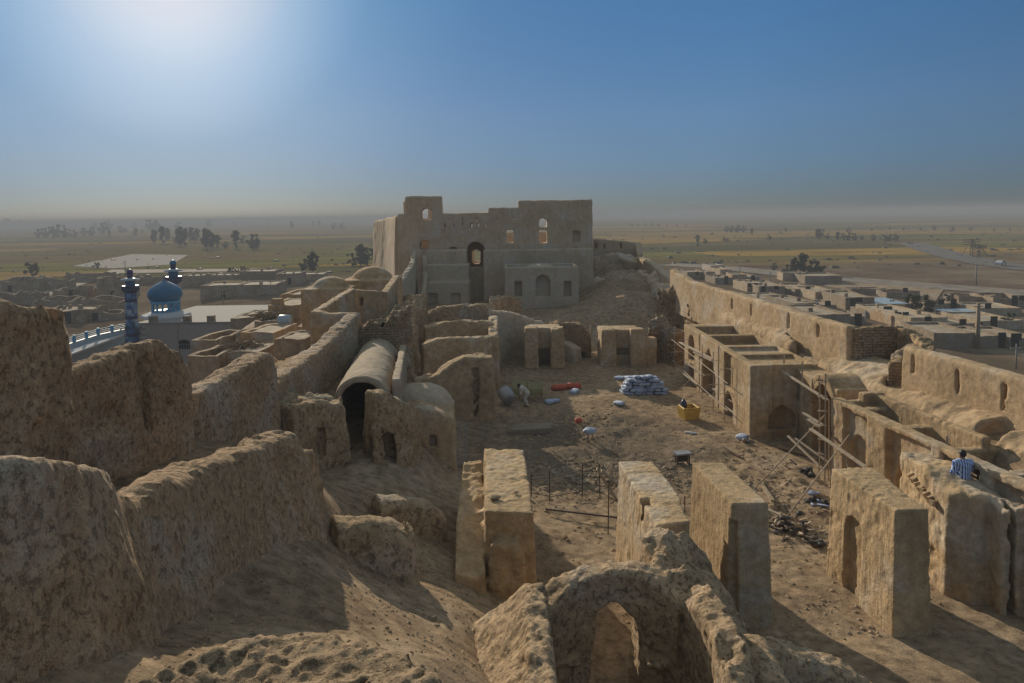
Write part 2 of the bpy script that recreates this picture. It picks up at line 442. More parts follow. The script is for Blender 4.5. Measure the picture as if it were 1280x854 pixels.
# tiled minaret: small rectangles of blue, violet and white
def tilework():
    m = bpy.data.materials.new('blue_tilework'); nt, b, N = nodes(m)
    g = nt.nodes.new('ShaderNodeNewGeometry'); sx = nt.nodes.new('ShaderNodeSeparateXYZ'); nt.links.new(g.outputs['Position'], sx.inputs[0])
    w = nt.nodes.new('ShaderNodeTexVoronoi'); w.inputs['Scale'].default_value = 2.2; w.distance = 'CHEBYCHEV'; w.inputs['Randomness'].default_value = .25
    nt.links.new(g.outputs['Position'], w.inputs[0])
    hue = nt.nodes.new('ShaderNodeSeparateColor'); nt.links.new(w.outputs['Color'], hue.inputs[0])
    col = ramp(nt, hue.outputs[0], [(0, (.04, .09, .22)), (.40, (.07, .16, .30)), (.70, (.14, .26, .38)), (.9, (.36, .40, .44))])
    z = math_(nt, 'FRACT', math_(nt, 'MULTIPLY', sx.outputs[2], .55)); band = math_(nt, 'GREATER_THAN', z, .82)
    col = mixc(nt, band, col, (.04, .045, .10))
    nt.links.new(col, b.inputs['Base Color']); b.inputs['Roughness'].default_value = .45
    return m
M['tiles'] = tilework()

# ------------------------------------------------------------------ light
SUN_AZ, SUN_EL = R(-26), R(20)
sd = Vector((math.sin(SUN_AZ) * math.cos(SUN_EL), math.cos(SUN_AZ) * math.cos(SUN_EL), math.sin(SUN_EL)))
sl = bpy.data.lights.new('sun', 'SUN'); sl.energy = 4.7; sl.angle = R(.53); sl.color = (1.0, .88, .70)
so = bpy.data.objects.new('sun', sl); COL.objects.link(so); so.rotation_euler = sd.to_track_quat('Z', 'Y').to_euler()
W = bpy.data.worlds.new('World'); S.world = W; W.use_nodes = True; wn = W.node_tree
bg = wn.nodes['Background']; sky = wn.nodes.new('ShaderNodeTexSky'); sky.sky_type = 'NISHITA'; sky.sun_disc = False
sky.sun_elevation = SUN_EL; sky.sun_rotation = SUN_AZ; sky.altitude = 400; sky.air_density = 1.0; sky.dust_density = 0.45; sky.ozone_density = 2.0
tcw = wn.nodes.new('ShaderNodeTexCoord'); sxw = wn.nodes.new('ShaderNodeSeparateXYZ'); wn.links.new(tcw.outputs['Generated'], sxw.inputs[0])
tint = ramp(wn, sxw.outputs[2], [(0, (.265, .385, .65)), (.04, (.31, .44, .73)), (.14, (.47, .65, .90)), (.34, (.48, .90, 1.2)), (.40, (.75, 1.05, 1.22)), (.62, (6.3, 4.3, 2.5))])  # stops above the view are brightened and warmed as added fill light
dv = wn.nodes.new('ShaderNodeVectorMath'); dv.operation = 'DOT_PRODUCT'; wn.links.new(tcw.outputs['Generated'], dv.inputs[0]); dv.inputs[1].default_value = sd
aur = ramp(wn, dv.outputs['Value'], [(.968, (0, 0, 0)), (.988, (.25, .25, .25)), (1.0, (1, 1, 1))]); aur.node.color_ramp.interpolation = 'B_SPLINE'
dim = ramp(wn, dv.outputs['Value'], [(.72, (1, 1, 1)), (.92, (.80, .80, .83)), (.97, (.82, .82, .84)), (1.0, (1, 1, 1))])
tint = mixc(wn, aur, mixc(wn, 1.0, tint, dim, 'MULTIPLY'), (1.15, 1.1, 1.1))
wn.links.new(mixc(wn, 1.0, sky.outputs[0], tint, 'MULTIPLY'), bg.inputs[0]); bg.inputs[1].default_value = 0.066
S.view_settings.view_transform = 'Standard'; S.view_settings.look = 'None'; S.view_settings.gamma = 1; S.view_settings.exposure = -0.08; S.view_settings.use_curve_mapping = False
S.cycles.max_bounces = 6; S.cycles.diffuse_bounces = 3; S.cycles.volume_bounces = 0; S.cycles.use_denoising = True
S.cycles.caustics_reflective = False; S.cycles.caustics_refractive = False
HAZE = 0.0011
def haze():
    mb = MB(); mb.box((0, 5000, 3.5), (14000, 15000, 13.5))
    m = bpy.data.materials.new('dusty_air'); m.use_nodes = True; nt = m.node_tree; nt.nodes.clear()
    out = nt.nodes.new('ShaderNodeOutputMaterial'); v = nt.nodes.new('ShaderNodeVolumePrincipled')
    v.inputs['Color'].default_value = (.49, .51, .545, 1); v.inputs['Density'].default_value = HAZE; v.inputs['Anisotropy'].default_value = 0.0
    nt.links.new(v.outputs[0], out.inputs['Volume'])
    tag(mb.build('haze', m), 'dusty air lying over the plain and the ruins', 'haze', kind='stuff')
haze()

# ------------------------------------------------------------------ ground
def ss(a, b, x):
    t = np.clip((x - a) / (b - a), 0, 1); return t * t * (3 - 2 * t)
_ctl = []
for px, py, z in ((0, 805, 6.3), (100, 790, 5.8), (220, 750, 4.9), (330, 650, 4.4), (375, 600, 4.1), (250, 800, 5.2), (400, 740, 4.0), (430, 680, 3.0),
                  (440, 640, 2.7), (500, 705, 1.9), (460, 692, 2.3), (450, 800, 3.9), (560, 790, 2.4), (500, 850, 4.4), (600, 840, 3.3), (590, 765, 2.0), (500, 760, 2.6), (560, 714, 1.35),
                  (548, 655, 1.2), (522, 605, 1.5), (560, 597, .8), (470, 592, 2.2), (478, 562, 2.3), (438, 565, 2.0), (400, 602, 2.4), (428, 606, 2.5), (600, 744, 1.0), (655, 732, .4),
                  (690, 700, 0), (750, 640, 0), (700, 740, 0), (1000, 750, 0), (1000, 680, 0), (860, 600, 0), (1240, 800, 0), (700, 560, 0), (820, 540, 0),
                  (640, 560, 0), (600, 545, .1), (950, 580, 0), (700, 500, 0), (860, 500, .1), (640, 470, .1), (800, 450, .2)):
    g = G(px, py, z); _ctl.append((g.x, g.y, z))
_ctl += [(x, y, 0) for x in (2, 6, 10, 14) for y in (15, 20, 27, 34, 42, 50, 58)]
_ctl += [(-8, 6, 5.8), (-6.5, 9, 5.6), (-6, 13, 5.0), (-6.6, 18, 3.6), (-7, 22, 2.9), (-6.8, 28, 3.2), (-6.5, 34, 2.2), (-7, 42, 1.8), (-8, 50, 1.2), (-8, 58, .8),
         (-4.5, 24, 2.4), (-3, 28, .6), (-2, 34, .3), (-3, 42, .3), (-3, 50, .4), (1.9, 11, -.1), (1.9, 13, -.1), (3.0, 12, -.1), (1.0, 12, 0), (5.5, 12.8, .6), (7, 12, .4), (9, 13, 0), (13, 13, 0), (13, 8, 0), (6, 8, .5), (1.5, 8, 1.5), (0, 4, 4.4), (-4, 2, 5.5), (5, 2, 2), (-2, 62, .6), (4, 64, .8), (8, 60, .6), (0, 72, .8), (8, 90, 1), (-8, 90, 1)]
_ctl = np.array(_ctl, np.float64)
_C2 = 1.2
_K = np.sqrt(((_ctl[:, None, :2] - _ctl[None, :, :2]) ** 2).sum(-1) + _C2 ** 2) + np.eye(len(_ctl)) * -.05
_w = np.linalg.solve(_K, _ctl[:, 2])
def H(x, y, fine=True):
    x = np.asarray(x, np.float64); y = np.asarray(y, np.float64)
    sh = np.broadcast(x, y).shape; x = np.broadcast_to(x, sh).ravel(); y = np.broadcast_to(y, sh).ravel()
    f = np.zeros(x.shape)
    near = (x > -34) & (x < 26) & (y > -30) & (y < 122)
    xn, yn = np.clip(x[near], -9.5, 14), np.clip(y[near], 2, 96)
    f[near] = np.sqrt((xn[:, None] - _ctl[None, :, 0]) ** 2 + (yn[:, None] - _ctl[None, :, 1]) ** 2 + _C2 ** 2) @ _w
    f = np.clip(f, -.2, 6.5)
    hill = 3.0 * np.exp(-(((x - 13.0) / 6.0) ** 2 + ((y - 78) / 12.0) ** 2)) + 1.6 * np.exp(-(((x - 11) / 3.0) ** 2 + ((y - 62) / 5.0) ** 2))
    f = f + hill * (1 + .22 * fbm(x, y, 0 * x, 4.0, 4, .55, 8))
    terr = 3.15 * ss(12.9, 13.9, x) * ss(15.5, 16.5, y) * (1 - ss(60, 66, y))
    f = np.maximum(f, terr + .25 * ss(14, 16, x) * (terr > 2))
    t = np.maximum.reduce([ss(0, 1, (-9.5 - x) / 24), ss(0, 1, (x - 17.8) / 7), ss(0, 1, (y - 97) / 18), ss(0, 1, (-12 - y) / 15)])
    h = f * (1 - t) + -8.0 * t
    if fine:
        z = np.zeros_like(x); r = np.hypot(x, y)
        amp = np.where(t < .5, 1, .3) * (1 - ss(150, 600, r))
        h = h + .085 * amp * fbm(x, y, z, 2.2, 3, .5, 1) * (1 - .5 * (y > 30)) + .018 * (r < 60) * fbm(x, y, z, .34, 3, .65, 2)
        rub = np.exp(-(((x - 3.2) / 4.0) ** 2 + ((y - 25.5) / 2.6) ** 2)) + .8 * np.exp(-(((x - 9.3) / 2.2) ** 2 + ((y - 24) / 5) ** 2)) + .5 * np.exp(-(((x - 3) / 3.) ** 2 + ((y - 31) / 3.) ** 2))
        hp = np.exp(-(((x - 3.5) / 5.5) ** 2 + ((y - 30) / 6.0) ** 2)); h = h + .20 * hp * np.clip(fbm(x, y, z, 1.6, 3, .5, 9) - .05, -.5, 1)
        h = h + .17 * rub * abs(fbm(x, y, z, .5, 3, .6, 3))
        vil = np.where(x < -30, 1, 0) * np.exp(-((y - 150) / 70) ** 2)
        h = h + 1.1 * vil * fbm(x, y, z, 16, 4, .5, 5) 
        h = h + 1.5 * ss(600, 3000, r) * fbm(x, y, z, 500, 3, .5, 6)
    return h.reshape(sh)
def Hs(x, y): return float(H(np.array([x]), np.array([y]))[0])
def grid_axis(lo, hi, segs, far_lo, far_hi, grow=1.09):
    a = []
    for s0, s1, st in segs: a += list(np.arange(s0, s1, st))
    a.append(segs[-1][1])
    st = segs[-1][2]; v = a[-1]
    while v < far_hi: st *= grow; v += st; a.append(v)
    st = segs[0][2]; v = a[0]; b = []
    while v > far_lo: st *= grow; v -= st; b.append(v)
    return np.array(b[::-1] + a)
gx = grid_axis(0, 0, [(-13, -6, .16), (-6, 8, .09), (8, 19, .14)], -9500, 9500)
gy = grid_axis(0, 0, [(3, 20, .08), (20, 40, .12), (40, 66, .2), (66, 100, .5)], -400, 14000, 1.07)
GX, GY = np.meshgrid(gx, gy, indexing='ij')
GZ = H(GX, GY)
nx_, ny_ = len(gx), len(gy)
ii = np.arange(nx_ * ny_).reshape(nx_, ny_)
gq = np.stack([ii[:-1, :-1], ii[1:, :-1], ii[1:, 1:], ii[:-1, 1:]], -1).reshape(-1, 4)
def ground_mat():
    m = bpy.data.materials.new('earth_and_fields'); nt, b, N = nodes(m)
    p = pos(nt); g = nt.nodes.new('ShaderNodeNewGeometry'); sx = nt.nodes.new('ShaderNodeSeparateXYZ'); nt.links.new(g.outputs['Position'], sx.inputs[0])
    n1 = noise(nt, p, .30, 6, .6, .5); n2 = noise(nt, p, 3.2, 6, .68); n3 = noise(nt, p, 26, 4, .7); n4 = noise(nt, p, 1.1, 5, .6)
    c = (.325, .238, .155)
    near = ramp(nt, n1, [(.3, (.23, .165, .108)), (.5, c), (.68, (.38, .295, .205))])
    near = mixc(nt, .7, near, ramp(nt, n2, [(.3, (.14, .13, .12)), (.5, (.5, .5, .5)), (.72, (.88, .86, .83))]), 'OVERLAY')
    speck = ramp(nt, n3, [(.60, (0, 0, 0)), (.70, (1, 1, 1))]); near = mixc(nt, math_(nt, 'MULTIPLY', speck, .45), near, (.42, .34, .24))
    dspk = ramp(nt, n3, [(.32, (1, 1, 1)), (.40, (0, 0, 0))]); near = mixc(nt, math_(nt, 'MULTIPLY', dspk, .5), near, (.07, .05, .035))
    # darker churned soil in the middle of the court
    v = pos(nt, (1 / 6.0, 1 / 6.5, 0), loc=(-3.6 / 6.0, -29 / 6.5, 0)); ln = nt.nodes.new('ShaderNodeVectorMath'); ln.operation = 'LENGTH'; nt.links.new(v, ln.inputs[0])
    dm = ramp(nt, math_(nt, 'ADD', ln.outputs['Value'], math_(nt, 'MULTIPLY', math_(nt, 'SUBTRACT', n4, .5), 1.6)), [(.5, (1, 1, 1)), (1.15, (0, 0, 0))])
    near = mixc(nt, math_(nt, 'MULTIPLY', dm, .75), near, ramp(nt, n3, [(.4, (.06, .05, .042)), (.68, (.30, .24, .18))]))
    # fields of the plain: long strips of stubble, green, ochre and bare earth
    pf = pos(nt, (.0055, .019, 0), rot=(0, 0, R(-7))); wob = noise(nt, p, .012, 4, .6)
    cell = voro(nt, pf, 1.0, 'F1', 1, .9); sc = nt.nodes.new('ShaderNodeSeparateColor'); nt.links.new(cell, sc.inputs[0])
    fld = ramp(nt, sc.outputs[0], [(0, (.17, .145, .05)), (.16, (.38, .26, .06)), (.30, (.085, .09, .03)), (.42, (.45, .30, .075)), (.54, (.20, .15, .085)), (.64, (.19, .19, .055)), (.76, (.40, .27, .13)), (.88, (.13, .115, .05))])
    nr = fld.node.color_ramp; nr.interpolation = 'CONSTANT'
    fn = noise(nt, pos(nt, (.02, .09, 0), rot=(0, 0, R(-6))), 1.0, 6, .65)
    fld = mixc(nt, .75, fld, ramp(nt, fn, [(.3, (.12, .12, .12)), (.5, (.5, .5, .5)), (.7, (.9, .88, .82))]), 'OVERLAY')
    sp = ramp(nt, noise(nt, pos(nt, (.05, .16, 0)), 1.0, 5, .7), [(.56, (0, 0, 0)), (.66, (1, 1, 1))]); fld = mixc(nt, math_(nt, 'MULTIPLY', sp, .7), fld, (.085, .085, .04))
    # bare grey-brown ground about the villages
    vd = ramp(nt, noise(nt, p, .05, 6, .65), [(.3, (.13, .105, .08)), (.5, (.22, .175, .13)), (.7, (.33, .28, .22))])
    vd = mixc(nt, .6, vd, ramp(nt, noise(nt, p, .45, 5, .65), [(.3, (.1, .08, .06)), (.7, (.36, .30, .23))]), 'SOFT_LIGHT')
    edge = math_(nt, 'ADD', sx.outputs[1], math_(nt, 'MULTIPLY', math_(nt, 'SUBTRACT', wob, .5), 90))
    fm = nt.nodes.new('ShaderNodeMapRange'); nt.links.new(math_(nt, 'SUBTRACT', edge, math_(nt, 'MULTIPLY', sx.outputs[0], .15)), fm.inputs[0]); fm.inputs[1].default_value = 205; fm.inputs[2].default_value = 245
    far = mixc(nt, fm.outputs[0], vd, mixc(nt, .28, mixc(nt, 1.0, fld, (.84, .78, .56), 'MULTIPLY'), (.17, .135, .085)))
    hm = nt.nodes.new('ShaderNodeMapRange'); nt.links.new(sx.outputs[2], hm.inputs[0]); hm.inputs[1].default_value = -7; hm.inputs[2].default_value = -4
    nt.links.new(mixc(nt, hm.outputs[0], far, near), b.inputs['Base Color'])
    b.inputs['Roughness'].default_value = 1.0; b.inputs['Specular IOR Level'].default_value = 0.0
    bumps(nt, b, [(n4, .03), (n2, .03), (n3, .03)])
    return m
M['ground'] = ground_mat()
gv = np.stack([GX, GY, GZ], -1).reshape(-1, 3)
ground = link_mesh('ground', np_mesh('ground', gv, gq), M['ground'], origin=(0, 0, 0)); tag(ground, kind='structure')
def Hg(x, y):
    """height of the built ground mesh (bilinear)"""
    i = min(max(int(np.searchsorted(gx, x)) - 1, 0), nx_ - 2); j = min(max(int(np.searchsorted(gy, y)) - 1, 0), ny_ - 2)
    u = (x - gx[i]) / (gx[i + 1] - gx[i]); v = (y - gy[j]) / (gy[j + 1] - gy[j])
    return float((GZ[i, j] * (1 - u) + GZ[i + 1, j] * u) * (1 - v) + (GZ[i, j + 1] * (1 - u) + GZ[i + 1, j + 1] * u) * v)
def sheet(name, pts, mat, dz=.05, w=None):
    """sheet draped on the plain: a polygon, or a strip of width w along pts"""
    mb = MB()
    if w:
        L = []; Rr = []
        for i, p in enumerate(pts):
            t = (Vector(pts[min(i + 1, len(pts) - 1)]) - Vector(pts[max(i - 1, 0)])); t.z = 0; t.normalize(); n = Vector((-t.y, t.x, 0)) * w / 2
            L.append(mb.bm.verts.new(Vector((p[0], p[1], 0)) + n)); Rr.append(mb.bm.verts.new(Vector((p[0], p[1], 0)) - n))
        for i in range(len(pts) - 1): mb.bm.faces.new((L[i], L[i + 1], Rr[i + 1], Rr[i]))
    else: mb.poly([(p[0], p[1], 0) for p in pts]); bmesh.ops.triangulate(mb.bm, faces=mb.bm.faces[:])
    for it in range(6):
        es = [e for e in mb.bm.edges if e.calc_length() > 5]
        if not es or len(mb.bm.verts) > 20000: break
        bmesh.ops.subdivide_edges(mb.bm, edges=es, cuts=1); bmesh.ops.triangulate(mb.bm, faces=[f for f in mb.bm.faces if len(f.verts) > 3])
    for v_ in mb.bm.verts: v_.co.z = Hg(v_.co.x, v_.co.y) + dz
    return tag(mb.build(name, mat), kind='structure')
M['asphalt'] = mud('dusty_asphalt', (.15, .14, .13), var=.25, grain=.15, bump=.005, straw=.1)
M['dirt'] = mud('pale_bare_earth', (.26, .21, .15), var=.2, grain=.08, bump=.02, straw=.1)
M['dirt2'] = mud('sandy_earth', (.32, .23, .14), var=.2, grain=.08, bump=.02, straw=.1)
M['track'] = mud('pale_dirt_track', (.24, .205, .165), var=.2, grain=.1, bump=.02, straw=.1)
P8 = lambda x, y: G(x, y, -8)
sheet('road', [P8(835, 331), P8(905, 335), P8(1000, 345), P8(1100, 353), P8(1280, 367), P8(1400, 376)], M['track'], .16, 12)
sheet('highway', [P8(1400, 348), P8(1290, 337), P8(1240, 330), P8(1195, 321), P8(1165, 313), P8(1140, 304)], M['asphalt'], .2, 13)
sheet('bare_field', [P8(1040, 352), P8(1180, 362), P8(1170, 376), P8(1075, 366), P8(1030, 358)], M['dirt2'], .12)
sheet('threshing_field', [P8(90, 333), P8(165, 318), P8(235, 319), P8(215, 331), P8(140, 336)], M['asphalt'], .12)
sheet('sandy_strip', [P8(0, 365), P8(60, 362), P8(140, 338), P8(350, 336), P8(350, 338.5), P8(150, 342), P8(70, 368), P8(0, 371)], M['dirt'], .15)
# low ridges on the horizon
def ridge(name, x0, x1, y, h, seed):
    xs = np.linspace(x0, x1, 90); rows = []
    env = np.minimum(1, np.minimum(np.linspace(0, 1, 90), np.linspace(1, 0, 90)) * 9)
    hh = h * env * (0.8 + .25 * fbm(xs, xs * 0, xs * 0, 600, 4, .5, seed))
    for dy, k in ((-900, 0), (-450, .35), (-120, .9), (0, 1), (300, .9), (900, 0)):
        rows.append(np.stack([xs, xs * 0 + y + dy, -9 + (hh + 1) * k], -1))
    V = np.stack(rows, 1); n, r = V.shape[:2]; I = np.arange(n * r).reshape(n, r)
    q = np.stack([I[:-1, :-1], I[1:, :-1], I[1:, 1:], I[:-1, 1:]], -1).reshape(-1, 4)
    o = link_mesh(name, np_mesh(name, V.reshape(-1, 3), q), M['dirt'], origin=(0, 0, 0)); tag(o, kind='structure')
# ------------------------------------------------------------------ ruins of the fort
def xyz(v): return (v.x, v.y, v.z)
def crest(seq):
    """(px, py, y): crest points of a wall at chosen distances"""
    return [A(px, py, y) for px, py, y in seq]
def wall_obj(name, pts, zb, v, mat, label, cat, rough, jag=.1, jsize=.6, th=None, seed=0, batter=0.0, r=.08, cuts=(), adds=(), group=None, ext=.6):
    xs = [p[0] for p in pts]; ys = [p[1] for p in pts]; zt = max(p[2] for p in pts) + jag * 1.5 + .2
    t = (th or max(p[3] for p in pts if len(p) > 3)) / 2 + ext + batter * (zt - zb)
    lo = (min(xs) - t, min(ys) - t, zb); hi = (max(xs) + t, max(ys) + t, zt)
    def fn(X, Y, Z):
        d = wall(X, Y, Z, pts, zb - .2, th, jag, jsize, seed, r, batter)
        for a in adds: d = smin(d, a(X, Y, Z), .15)
        for c in cuts: d = mx(d, -c(X, Y, Z))
        return d
    return sdf(name, lo, hi, v, fn, mat, None, rough, label, cat, group, 'thing')
ROUGH = [(.06, .9, 3), (.016, .12, 3), (-.07, .35, 3, .5)]
CRUST = [(.04, .7, 3), (.018, .10, 3, .6), (-.075, .3, 3, .45)]
MILD = [(.018, .7, 3), (.007, .12, 2)]
FLAT = [(.008, .8, 3), (.004, .12, 2)]

# -- left rampart, from the camera away
def pz(p, th): return (p.x, p.y, p.z, th)
c = crest([(-60, 372, 8.6), (-10, 382, 9.0), (26, 386, 9.4), (44, 412, 9.6)])
wall_obj('rampart_stump', [pz(q, 1.0) for q in c], 4.8, .05, M['daub'], 'tall crumbling mud rampart stump with a rounded broken top', 'wall', CRUST, jag=.12, seed=1, r=.2, batter=.03)
c = crest([(44, 474, 10.6), (75, 452, 11.2), (112, 440, 11.9), (150, 424, 12.7), (182, 418, 13.4), (204, 436, 13.8), (219, 470, 14.2)])
wall_obj('rampart_wall', [(q.x + .17, q.y, q.z - .06, .46) for q in c], 4.0, .05, M['daub'], 'thick eroded rampart wall with a humped crest and deep vertical crack, before the mosque', 'wall', CRUST, jag=.06, seed=2, r=.15, batter=.03,
         cuts=[lambda X, Y, Z: rbox(X, Y, Z, (A(152, 470, 12.7).x + .35, 12.7, 6.9), (.16, .10, .9), .4, .05)])
c = crest([(226, 492, 14.9), (262, 474, 16.2), (300, 455, 17.6), (320, 441, 18.7), (328, 441, 19.3)])
wall_obj('rampart_wall', [pz(q, .7) for q in c], 3.6, .06, M['daub'], 'short rampart section with a straight rising crest, right of the humped wall', 'wall', [(.035, .7, 3), (.022, .12, 3), (-.06, .3, 3, .4)], jag=.05, seed=3, r=.12, batter=.04)
c = crest([(329, 484, 19.6), (352, 463, 21.6), (376, 447, 24.2), (400, 430, 26.8), (420, 412, 29), (442, 390, 31.6)])
wall_obj('rampart_wall', [pz(q, .7) for q in c], 2.6, .08, M['daub'], 'long rampart section with a smooth pale crest curving up beside the barrel vault', 'wall', [(.035, .7, 3), (.02, .13, 3), (-.06, .3, 3, .4)], jag=.04, seed=4, r=.14, batter=.04)
# inner parapet along the walkway
c = crest([(-70, 566, 5.6), (20, 570, 6.1), (52, 573, 6.5), (84, 584, 6.9), (104, 606, 7.3), (132, 622, 7.9), (170, 606, 8.7), (225, 585, 10.0), (282, 566, 11.4), (330, 545, 12.9), (352, 541, 13.5), (366, 568, 14.0)])
wall_obj('parapet_wall', [pz(q, .62) for q in c], 3.4, .045, M['daub'], 'low broken parapet of rough straw mud, dark face to the walkway, lit crest', 'wall', CRUST, jag=.07, jsize=.7, seed=5, r=.16, batter=.24)
c = crest([(346, 512, 19.6), (372, 497, 20.4), (400, 496, 21.0), (422, 500, 21.3)])
wall_obj('ruined_wall_block', [pz(q, 1.3) for q in c], 1.4, .055, M['daub2'], 'massive weathered mud block left of the dark vault doorway', 'wall', ROUGH, jag=.12, seed=6, r=.22, batter=.06,
         cuts=[lambda X, Y, Z: rbox(X, Y, Z, (A(402, 530, 20.3).x, 20.2, 3.3), (.10, .2, .45), .1, .05)])
c = crest([(362, 566, 14.6), (372, 556, 15.0), (382, 570, 15.4)])
wall_obj('mud_stump', [pz(q, .6) for q in c], 3.0, .05, M['daub2'], 'small rounded mud stump at the far end of the low parapet', 'wall', ROUGH, jag=.05, seed=7, r=.2, batter=.1)

# -- near mound under the camera
g1 = [A(150, 866, 4.1), A(235, 818, 4.5), (A(300, 790, 4.9)), A(360, 781, 5.0), A(425, 781, 5.0), A(500, 806, 4.7), A(545, 836, 4.4), A(590, 880, 4.0)]
def f_mound(X, Y, Z):
    px = np.array([q.x for q in g1]); pz_ = np.array([q.z for q in g1]); py = np.array([q.y for q in g1])
    top = np.interp(X[:, 0, 0], px, pz_)[:, None, None]; yy = np.interp(X[:, 0, 0], px, py)[:, None, None]
    d = Z - (top + (yy - .25 - Y) * .06); e = Y - yy - .10 * (top - Z)
    return smax(d * .9, e, .18)
sdf('earth_mound', (-2.75, 2.6, 4.6), (.0, 5.6, 7.9), .026, f_mound, M['gravel'], None, [(.035, .45, 4), (.024, .065, 3), (-.025, .12, 3)], 'crusty sunlit stub of mud wall right below the viewpoint, with rubbly top', 'wall', None, 'thing')

# -- small boulder-like stumps on the slope
c = crest([(470, 622, 17.4), (500, 621, 17.7), (536, 628, 18.1), (552, 640, 18.3)])
wall_obj('mud_stump', [pz(q, .75) for q in c], .3, .05, M['daub2'], 'oblong rounded mud stump casting a shadow on the slope, upper of two', 'wall', [(.05, .7, 3), (.012, .1, 3)], jag=.03, seed=8, r=.36, batter=.02)
c = crest([(418, 652, 14.0), (462, 645, 14.3), (490, 652, 14.5), (508, 664, 14.6)])
wall_obj('mud_stump', [pz(q, .9) for q in c], 1.2, .05, M['daub2'], 'low sunlit mud stump in the slope, lower of two', 'wall', [(.05, .7, 3), (.012, .1, 3)], jag=.03, seed=9, r=.4, batter=.1)

# -- piers of the ruined hall
def pier(px, label, z1, z0, fn_cut=(), adds=(), batter=.03, v=.04, rough=MILD, mat='pier', z_off=0):
    poly = [tuple(G(x, y, z1)[:2]) for x, y in px]
    xs = [p[0] for p in poly]; ys = [p[1] for p in poly]; e = batter * (z1 - z0) + .5
    lo = (min(xs) - e, min(ys) - e, z0); hi = (max(xs) + e, max(ys) + e, z1 + .35)
    def fn(X, Y, Z):
        d = pprism(X, Y, Z, poly, z0 - .2, z1, batter, .035)
        for a in adds: d = smin(d, a(X, Y, Z), .06)
        for q in fn_cut: d = smax(d, -q(X, Y, Z), .03)
        return d
    return sdf('mud_pier', lo, hi, v, fn, M[mat], None, rough, label, 'pier', 'piers of the ruined hall', 'thing')
# A: with a lower buttress on its left and a broken lump on the front
zA = 2.7
def addA1(X, Y, Z):
    poly = [tuple(G(x, y, 2.3)[:2]) for x, y in ((572, 579), (606, 576), (604, 640), (606, 720), (570, 712))]
    d = pprism(X, Y, Z, poly, -.5, 2.4, .06, .05)
    return mx(d, Z - (2.4 - .16 * (G(572, 579, 2.3).y - Y) - .1 * abs(fbm(X + 0 * Y, Y + 0 * X, X * 0 + Y * 0, .5, 3))))
def addA2(X, Y, Z):
    p = A(632, 662, 16.5); q = rbox(X, Y, Z, (p.x, 16.5, .9), (.38, .36, 1.2), .1, .16, .07) + .06 * fbm(X + 0 * Z, Y + 0 * Z, Z + 0 * X, .35, 3, .6, 19); return q
pier(((605, 560), (655, 562), (667, 641), (606, 639)), 'broad flat-topped pier with a crumbling lump on its face, leftmost of the hall', zA, -.3, adds=[addA1, addA2], rough=[(.016, .7, 3), (.009, .1, 3), (-.06, .4, 3)])
def chip(px, py, y, h, yaw=0.0): 
    p = A(px, py, y); return lambda X, Y, Z: rbox(X, Y, Z, xyz(p), h, yaw, .03)
pier(((773, 577), (815, 577), (846, 612), (862, 652), (820, 657)), 'pier with a notched flat top and grooved ochre side, behind the broken vault rim', 3.0, -.3,
     fn_cut=[chip(781, 655, 17.4, (.12, .28, .55)), chip(808, 668, 16.3, (.1, .16, .9)), chip(776, 600, 19.4, (.08, .14, .6)), chip(858, 618, 17.1, (.30, .25, .2))], rough=[(.014, .6, 3), (.008, .09, 3), (-.03, .25, 2)])
pier(((865, 578), (904, 578), (961, 629), (915, 629)), 'tall slim pier with sharp corners and a dark plain front, second from the notched one', 3.05, -.3,
     fn_cut=[lambda X, Y, Z: mx(rbox(X, Y, Z, (G(915, 629, 3.05).x, G(915, 629, 3.05).y, .9), (.13, .12, 2.6), 0, .0), Z - 2.6)], rough=FLAT)
pD = pier(((1039, 585), (1091, 584), (1161, 637), (1120, 638)), 'tall pier with a blind arched groove in its sunlit side, beside the front wall', 3.0, -.3,
     fn_cut=[lambda X, Y, Z: arch(X, Y, Z, (8.70, 17.2), math.atan2(G(1120, 638, 3).y - G(1039, 585, 3).y, G(1120, 638, 3).x - G(1039, 585, 3).x), (.36), -1, 1.75, 2.1, .11)], rough=[(.012, .7, 3), (.007, .09, 3), (-.045, .4, 3)])
# E and the front wall going off to the right
zE = 3.0
eb, ef, er = G(1137, 586, zE), G(1190, 640, zE), G(1176, 584, zE)
def fE(X, Y, Z):
    poly = [(11.18, 19.4), (12.02, 19.4), (12.25, 16.7), (11.5, 16.75), (11.1, 17.2)]
    top = 3.0 - .22 * ss(18.3, 16.8, Y) + .05 * fbm(X + 0 * Y, Y + 0 * X, 0 * X + 0 * Y, .6, 4, .55, 11) - .10 * ss(.3, .0, X - 11.1) * ss(18.6, 17.0, Y)
    d = smax(pprism(X, Y, Z, poly, -.5, 3.6, .02, .04), Z - top, .08)
    w = wall(X, Y, Z, [(11.9, 16.75, 2.75), (12.9, 16.6, 2.7), (14.6, 16.4, 2.65), (17.6, 16.1, 2.6)], -.5, 1.15, .14, .5, 12, .06, .02)
    ef = Vector((11.1, 17.2, 0))
    rec = U(rbox(X, Y, Z, (ef.x + 2.1, 16.0, .6), (.45, .62, 1.25), -.1, .04), rbox(X, Y, Z, (ef.x + .95, 16.2, .5), (.06, .4, 3), -.1, .02), rbox(X, Y, Z, (ef.x + 3.3, 15.75, 0.4), (.35, .5, 1.1), -.1, .04))
    return smax(smin(d, w, .06), -rec, .03)
sdf('front_wall', (10.2, 14.8, -.3), (17.8, 20.6, 3.7), .045, fE, M['pier'], None, [(.03, .7, 4), (.014, .11, 3), (-.05, .3, 3)], 'broken front wall with recessed panels, in front of the man in the striped shirt', 'wall', None, 'thing')
